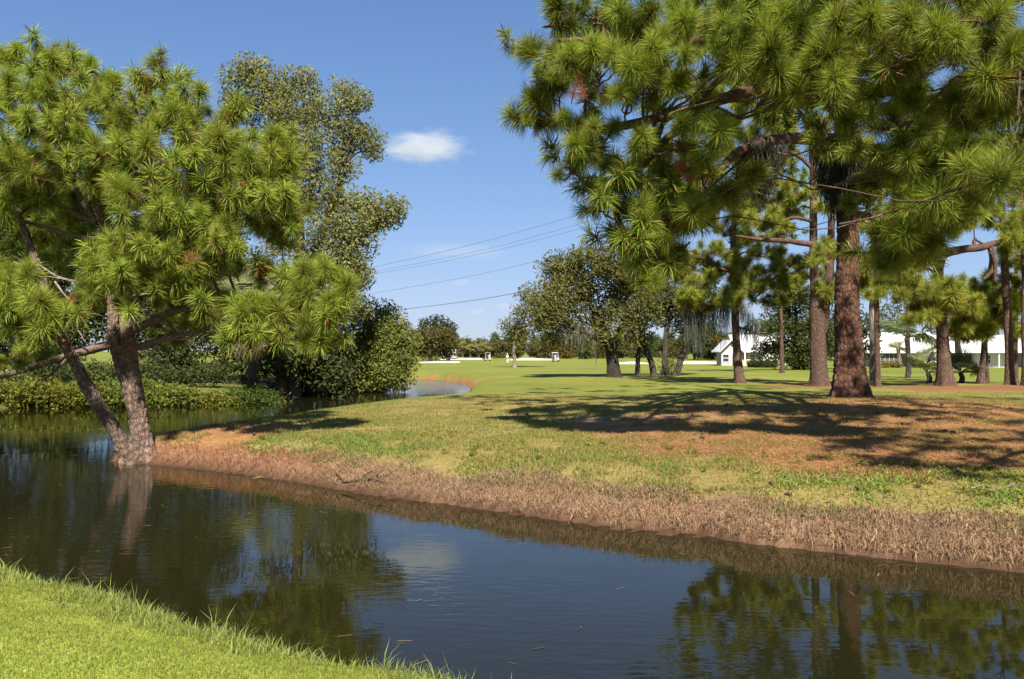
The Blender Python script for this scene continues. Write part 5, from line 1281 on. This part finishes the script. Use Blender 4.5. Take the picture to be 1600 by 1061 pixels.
# mown lawn this side of the water
n = 520000
x = R.uniform(-7.2, 2.6, n); y = R.uniform(3.2, 10.2, n)
k = visible(x, y) & (y < 9 - .2 * x); x, y = x[k], y[k]
s = shore_dist(x, y); k = (s > .02) & (y > 3.3); x, y, s = x[k], y[k], s[k]; z = ground_h(x, y, s)
nn = len(x); n1 = fbm(x * 1.1, y * 1.1, 51, 3); n2 = fbm(x * 5, y * 5, 52, 2)
edge = 1 - smooth(.15, .75, s)
L = R.uniform(.018, .034, nn) * (1 + 1.0 * edge * R.uniform(.3, 1.2, nn)); wd = R.uniform(.0035, .006, nn)
col = np.where((n1 + .25 * (n2 - .5))[:, None] > .5, 1, 0) * 0 + (C_LAWN * 1.02)[None] + (n1[:, None] - .5) * np.array([.17, .09, .02]) + edge[:, None] * np.array([-.045, .005, .004])
br = (R.uniform(0, 1, nn) < .07 * (1 + 2 * (n1 > .55)))[:, None]
col = np.where(br, np.array([.26, .19, .07]), col) * R.uniform(.7, 1.25, (nn, 1)); col = np.clip(col, .01, 1)
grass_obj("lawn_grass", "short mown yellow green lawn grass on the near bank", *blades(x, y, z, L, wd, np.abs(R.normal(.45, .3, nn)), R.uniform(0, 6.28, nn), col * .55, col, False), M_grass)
# long blades at the lawn's edge
n = 110000
x = R.uniform(-7, 2.4, n); y = R.uniform(3.6, 10.6, n); k = visible(x, y) & (y < 9 - .2 * x); x, y = x[k], y[k]
s = shore_dist(x, y); k = (s > .10) & (s < .95) & (fbm(x * 2.2, y * 2.2, 55, 3) > .28 + .25 * R.uniform(0, 1, len(x)) + .16 * smooth(.5, .95, s)); x, y, s = x[k], y[k], s[k]; z = ground_h(x, y, s); nn = len(x)
col = np.array([.19, .235, .045]) * R.uniform(.7, 1.3, (nn, 1)) + R.uniform(0, .05, (nn, 1)) * np.array([1, .5, .6])
grass_obj("edge_grass", "long untrimmed grass blades along the near bank's rim", *blades(x, y, z, R.uniform(.035, .13, nn) * np.where(R.uniform(0, 1, nn) < .07, 1.8, 1) * (1.1 - .5 * smooth(.4, .95, s)), R.uniform(.005, .009, nn), np.abs(R.normal(.35, .22, nn)), R.uniform(0, 6.28, nn), col * .7, col, True), M_grass)

# weedy turf of the far bank, thinner where pine straw covers it
n = 1050000
y = 7.5 + 23.5 * R.uniform(0, 1, n) ** 1.5; x = -.66 * y - .3 + R.uniform(0, 1, n) * (y * 1.38 + 2.6)
k = R.uniform(0, 1, n) < np.minimum(1, (y / 16)); x, y = x[k], y[k]
s = shore_dist(x, y); k = (s > .42) & (y > 9 - .2 * x); x, y, s = x[k], y[k], s[k]
gcol, bankm, stm, fairm = ground_colour(x, y, s)
nn = len(x); clump = fbm(x * 1.7, y * 1.7, 61, 3); n2 = fbm(x * .7, y * .7, 62, 3); fine = fbm(x * 7, y * 7, 63, 2)
keep = (R.uniform(0, 1, nn) < np.clip(.42 + .75 * smooth(.34, .58, clump + .35 * (fine - .5)) - .5 * stm - .4 * bankm - .3 * smooth(.5, .65, n2), .01, 1) * .9)
x, y, s, stm, clump, n2 = x[keep], y[keep], s[keep], stm[keep], clump[keep], n2[keep]
z = ground_h(x, y, s); nn = len(x)
lush = smooth(3.4, 1.4, s) * smooth(.3, .6, clump)
col = np.array([.24, .26, .046]) + lush[:, None] * np.array([-.05, .01, 0]) + (n2[:, None] - .5) * np.array([.14, .03, .01])
br = (R.uniform(0, 1, nn) < .12 + .4 * stm + .18 * smooth(.45, .62, n2))[:, None]
col = np.where(br, np.array([.32, .19, .085]), col) * R.uniform(.65, 1.3, (nn, 1)); col = np.clip(col, .01, 1)
fade = 1 - .6 * smooth(18, 31, y)
print("weed blades", nn)
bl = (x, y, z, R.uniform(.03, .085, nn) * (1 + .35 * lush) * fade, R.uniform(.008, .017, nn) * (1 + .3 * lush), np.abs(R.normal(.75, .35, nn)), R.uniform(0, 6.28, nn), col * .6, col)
mb = MB()
for sel, two in ((y < 12, True), (y >= 12, False)):      # bent blades near, plain ones farther off
    mb.add(*blades(*[q[sel] for q in bl], two))
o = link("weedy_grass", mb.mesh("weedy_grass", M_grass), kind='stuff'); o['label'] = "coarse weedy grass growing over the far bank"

# dead matted grass hanging down the far bank to the water
n = 660000
y = R.uniform(6.6, 19, n); x = -.66 * y - .3 + R.uniform(0, 1, n) * (y * 1.38 + 2.8)
k = R.uniform(0, 1, n) < (11 / y) ** 1.0; x, y = x[k], y[k]
s = shore_dist(x, y); nb = fbm(x * .9, y * .9, 71, 3)
k = (s > .06) & (s < .56 + .95 * (nb - .42)) & (y > 9 - .2 * x) & (R.uniform(0, 1, len(x)) < .5 + .5 * nb); x, y, s = x[k], y[k], s[k]
z = ground_h(x, y, s); nn = len(x)
e = 0.25
gxv = (shore_dist(x + e, y) - shore_dist(x - e, y)); gyv = (shore_dist(x, y + e) - shore_dist(x, y - e))
down = np.arctan2(-gyv, -gxv)
k1 = fbm(x * 3.5, y * 3.5, 72, 2)
redder = smooth(-2.2, -5.5, x)[:, None]
col = np.array([.325, .215, .122]) * (1 - redder) + np.array([.33, .125, .055]) * redder
col = col * R.uniform(.45, 1.3, (nn, 1)) * (.65 + .7 * k1[:, None]) + R.uniform(0, 1, (nn, 1)) ** 4 * np.array([.10, .08, .06])
print("dead blades", nn)
grass_obj("dead_grass", "matted tan dead grass hanging down the far bank to the water", *blades(x, y, z + .004, R.uniform(.07, .24, nn) * (.75 + .5 * k1), R.uniform(.005, .010, nn), np.clip(R.normal(.85, .4, nn), .05, 1.5), down + R.normal(0, .8, nn), col * .7, col, True, .6), M_dead)

# dead reeds along the far left bank
n = 120000
x = R.uniform(-32, -8, n); y = R.uniform(34.5, 57, n); s = shore_dist(x, y); k = (s > -.05) & (s < .55) & (fbm(x * .8, y * .8, 91, 2) > .38); x, y, s = x[k], y[k], s[k]; z = np.maximum(ground_h(x, y, s), -.02); nn = len(x)
col = np.array([.21, .125, .065]) * R.uniform(.4, 1.2, (nn, 1)) + (R.uniform(0, 1, (nn, 1)) < .3) * np.array([-.07, .04, -.02])
grass_obj("dead_reeds", "brown dead reeds and grass along the far left waterline", *blades(x, y, z, R.uniform(.12, .40, nn), R.uniform(.010, .02, nn), np.abs(R.normal(.4, .3, nn)), R.uniform(0, 6.28, nn), np.clip(col * .6, .01, 1), np.clip(col, .01, 1), True), M_dead)

# fallen pine needles
n = 480000
y = 8 + 22 * R.uniform(0, 1, n) ** 1.3; x = -.66 * y - .3 + R.uniform(0, 1, n) * (y * 1.38 + 2.6)
s = shore_dist(x, y); k = (s > .15) & (y > 9 - .2 * x); x, y, s = x[k], y[k], s[k]
_, bankm, stm, fairm = ground_colour(x, y, s)
k = R.uniform(0, 1, len(x)) < np.clip(.06 + .85 * stm + .5 * smooth(-5.2, -6.2, x) * (y < 20), 0, 1) * np.minimum(1, 14 / y) * .62; x, y, s = x[k], y[k], s[k]; z = ground_h(x, y, s); nn = len(x)
az = R.uniform(0, 6.28, nn); L = R.uniform(.10, .22, nn); w = R.uniform(.004, .009, nn)
d = np.stack([np.cos(az), np.sin(az), R.normal(.02, .10, nn)], 1) * L[:, None]; sd = np.stack([-np.sin(az), np.cos(az), 0 * az], 1) * w[:, None] * .5
b = np.stack([x, y, z + R.uniform(.006, .03, nn)], 1)
V = np.stack([b - sd, b + sd, b + d + sd * .6, b + d - sd * .6], 1).reshape(-1, 3); i = np.arange(nn)[:, None] * 4
col = np.array([.42, .20, .088]) * R.uniform(.5, 1.35, (nn, 1)) * (1 + R.normal(0, .1, (nn, 3)))
print("needles", nn)
grass_obj("fallen_pine_needles", "rust coloured fallen pine needles over the far bank", V, None, i + np.array([[0, 1, 2, 3]]), np.repeat(np.clip(col, .01, 1), 4, 0), M_dead)

# twigs and cones lying in the straw, and loose needles on the near lawn
mb = MB()
for q in range(260):
    yy = 9.5 + 17 * R.uniform() ** 1.3; xx = R.uniform(-.6, .75) * yy
    ss = shore_dist([xx], [yy])[0]
    if ss < .3 or yy < 9 - .2 * xx or straw_mask(np.array([xx]), np.array([yy]))[0] < R.uniform(.1, .8): continue
    c = W(xx, yy, gz(xx, yy) + .025); a = R.uniform(0, 6.28)
    if R.uniform() < .45:
        add_tube(mb, [c, c + W(math.cos(a), math.sin(a), .1) * .05, c + W(math.cos(a), math.sin(a), 0) * .10], (.02, .034, .012), n=6, seg=4); mb.C[-1] = mb.C[-1] * .6
    else:
        l = R.uniform(.12, .5); v = W(math.cos(a), math.sin(a), 0); add_tube(mb, [c, c + v * l * .5 + W(R.normal(0, .03), R.normal(0, .03), .02), c + v * l], (.009, .008, .004), n=4, seg=5)
o = link("twig_litter", mb.mesh("twig_litter", M_twig), kind='stuff'); o['label'] = "fallen twigs and pine cones lying in the straw under the pines"
n = 260
x = R.uniform(-6, 1.5, n); y = R.uniform(3.6, 9, n); s = shore_dist(x, y); k = (s > .2) & visible(x, y) & (y < 9 - .2 * x); x, y, s = x[k], y[k], s[k]; z = ground_h(x, y, s) + .03; nn = len(x)
az = R.uniform(0, 6.28, nn); L = R.uniform(.06, .2, nn); d = np.stack([np.cos(az), np.sin(az), R.normal(0, .08, nn)], 1) * L[:, None]; sd = np.stack([-np.sin(az), np.cos(az), 0 * az], 1) * .0022; b = np.stack([x, y, z], 1)
V = np.stack([b - sd, b + sd, b + d + sd, b + d - sd], 1).reshape(-1, 3); i = np.arange(nn)[:, None] * 4
grass_obj("lawn_litter", "loose tan pine needles lying on the near lawn", V, None, i + np.array([[0, 1, 2, 3]]), np.repeat(np.array([.42, .25, .10]) * R.uniform(.5, 1.2, (nn, 1)), 4, 0), M_dead)

# broad-leaved weeds in the green band
mb = MB(); cnt = 0
while cnt < 80:
    yy = R.uniform(9.5, 18); xx = R.uniform(-.6, .62) * yy; ss = shore_dist([xx], [yy])[0]
    if not (1.15 < ss < 3.2) or R.uniform() > fbm(np.array([xx * .8]), np.array([yy * .8]), 81, 2)[0] * 1.1 or yy < 9 - .2 * xx: continue
    c = W(xx, yy, gz(xx, yy)); q = int(R.integers(8, 18)); rr = R.uniform(.04, .09)
    V, T, C, _ = leaf_arrays([c + W(0, 0, .04)], [rr], [3], q, .028, np.array((.17, .19, .04)) * R.uniform(.7, 1.2), cr=rr, flat=.4, up=.9); mb.add(V, tris=T, col=C); cnt += 1
o = link("bank_weeds", mb.mesh("bank_weeds", M_leaf), kind='stuff'); o['label'] = "fresh green leafy weeds in the band above the dead grass"

# driftwood, branches and floating leaf
def stick(lab, groups, name="fallen_branch", mat=None, cat="branch"):
    mb = MB(); o0 = np.array(groups[0][0][0])
    for pts, rad in groups: add_tube(mb, pts, rad, n=6, seg=10, lump=.25)
    tag(link(name, mb.mesh(name, mat or M_bark_pale, o0, True), loc=o0), lab, cat)
def G(px, py, up=.03):
    p = on_ground(px, py); return p + W(0, 0, up)
def Wt(px, py, up=.0):
    d_ = F * (CAMZ - up) / (py - HY); return W((px - 800) / F * d_, d_, up)
stick("bare grey fallen branch lying tangled on the bank at the water's edge", [([G(535, 757), G(560, 754, .04), G(585, 750, .06), G(600, 742, .09)], (.02, .018, .014, .006)), ([G(572, 752, .05), G(592, 755, .05), G(606, 758, .03)], (.014, .012, .006)), ([G(560, 754, .03), G(575, 747, .08), G(590, 742, .1)], (.012, .010, .005)), ([G(585, 750, .06), G(603, 752, .08), G(612, 747, .1)], (.012, .009, .005)), ([G(540, 756), G(530, 749, .06), G(524, 740, .08)], (.012, .009, .005))], mat=M_bark_grey)
stick("short pale driftwood log lying in shallow water near the pine's foot", [([Wt(364, 730, .02), Wt(380, 730, .05), Wt(396, 730, .04), Wt(402, 727, .05)], (.03, .045, .04, .02))], "driftwood_log", cat="driftwood")
stick("thin dark twig poking up out of the water left of the leaning stem", [([Wt(121, 712, -.05), Wt(122, 712, .18), Wt(118, 712, .36), Wt(116, 712, .44)], (.012, .012, .010, .005)), ([Wt(122, 712, .16), Wt(125, 712, .08)], (.008, .004))], "water_twig", M_twig, "twig")
stick("small fallen twigs on the straw at the bank's right end", [([G(1515, 766), G(1535, 764, .05), G(1556, 768, .03)], (.014, .014, .006)), ([G(1518, 760), G(1530, 770, .03)], (.010, .005)), ([G(1570, 765), G(1582, 762, .05), G(1596, 766)], (.014, .012, .006))], "fallen_twig", cat="twig")
stick("gnarled roots and dark stub at the waterline right of the pine's base", [([Wt(236, 715, .02), Wt(252, 713, .10), Wt(268, 716, .02)], (.10, .08, .04)), ([Wt(246, 716, .0), Wt(262, 708, .16), Wt(275, 712, .12)], (.06, .05, .02))], "exposed_root", M_bark_near, "root")
mb = MB(); c = Wt(405, 748, .006); V, T, C, _ = leaf_arrays([c + W(0, 0, .01)], [.05], [2], 5, .06, (.22, .22, .05), cr=.06, flat=.05, up=6); mb.add(V, tris=T, col=C)
tag(link("floating_leaves", mb.mesh("floating_leaves", M_leaf, c), loc=c, kind='stuff'), "yellow leaves floating on the water before the red bank", "leaves")

n = 900
x = R.uniform(-12, 7, n); y = R.uniform(5.5, 17.5, n); s = shore_dist(x, y); k = (s < -.05) & (R.uniform(0, 1, n) < np.exp(s * 1.1) + .04); x, y = x[k], y[k]; nn = len(x)
az = R.uniform(0, 6.28, nn); L = R.uniform(.03, .16, nn); w = R.uniform(.004, .016, nn)
d = np.stack([np.cos(az), np.sin(az), 0 * az], 1) * L[:, None]; sd = np.stack([-np.sin(az), np.cos(az), 0 * az], 1) * w[:, None] * .5; b = np.stack([x, y, 0 * x + .004], 1)
V = np.stack([b - sd, b + sd, b + d + sd, b + d - sd], 1).reshape(-1, 3); i = np.arange(nn)[:, None] * 4
grass_obj("floating_litter", "fallen needles and bits of straw floating on the water near the banks", V, None, i + np.array([[0, 1, 2, 3]]), np.repeat(np.array([.22, .13, .06]) * R.uniform(.4, 1.2, (nn, 1)), 4, 0), M_dead)
print("triangles", sum(sum(len(p.vertices) - 2 for p in me.polygons) for me in bpy.data.meshes if len(me.polygons) < 30000) + sum(len(me.polygons) * 2 for me in bpy.data.meshes if len(me.polygons) >= 30000), "objects", len(bpy.data.objects))
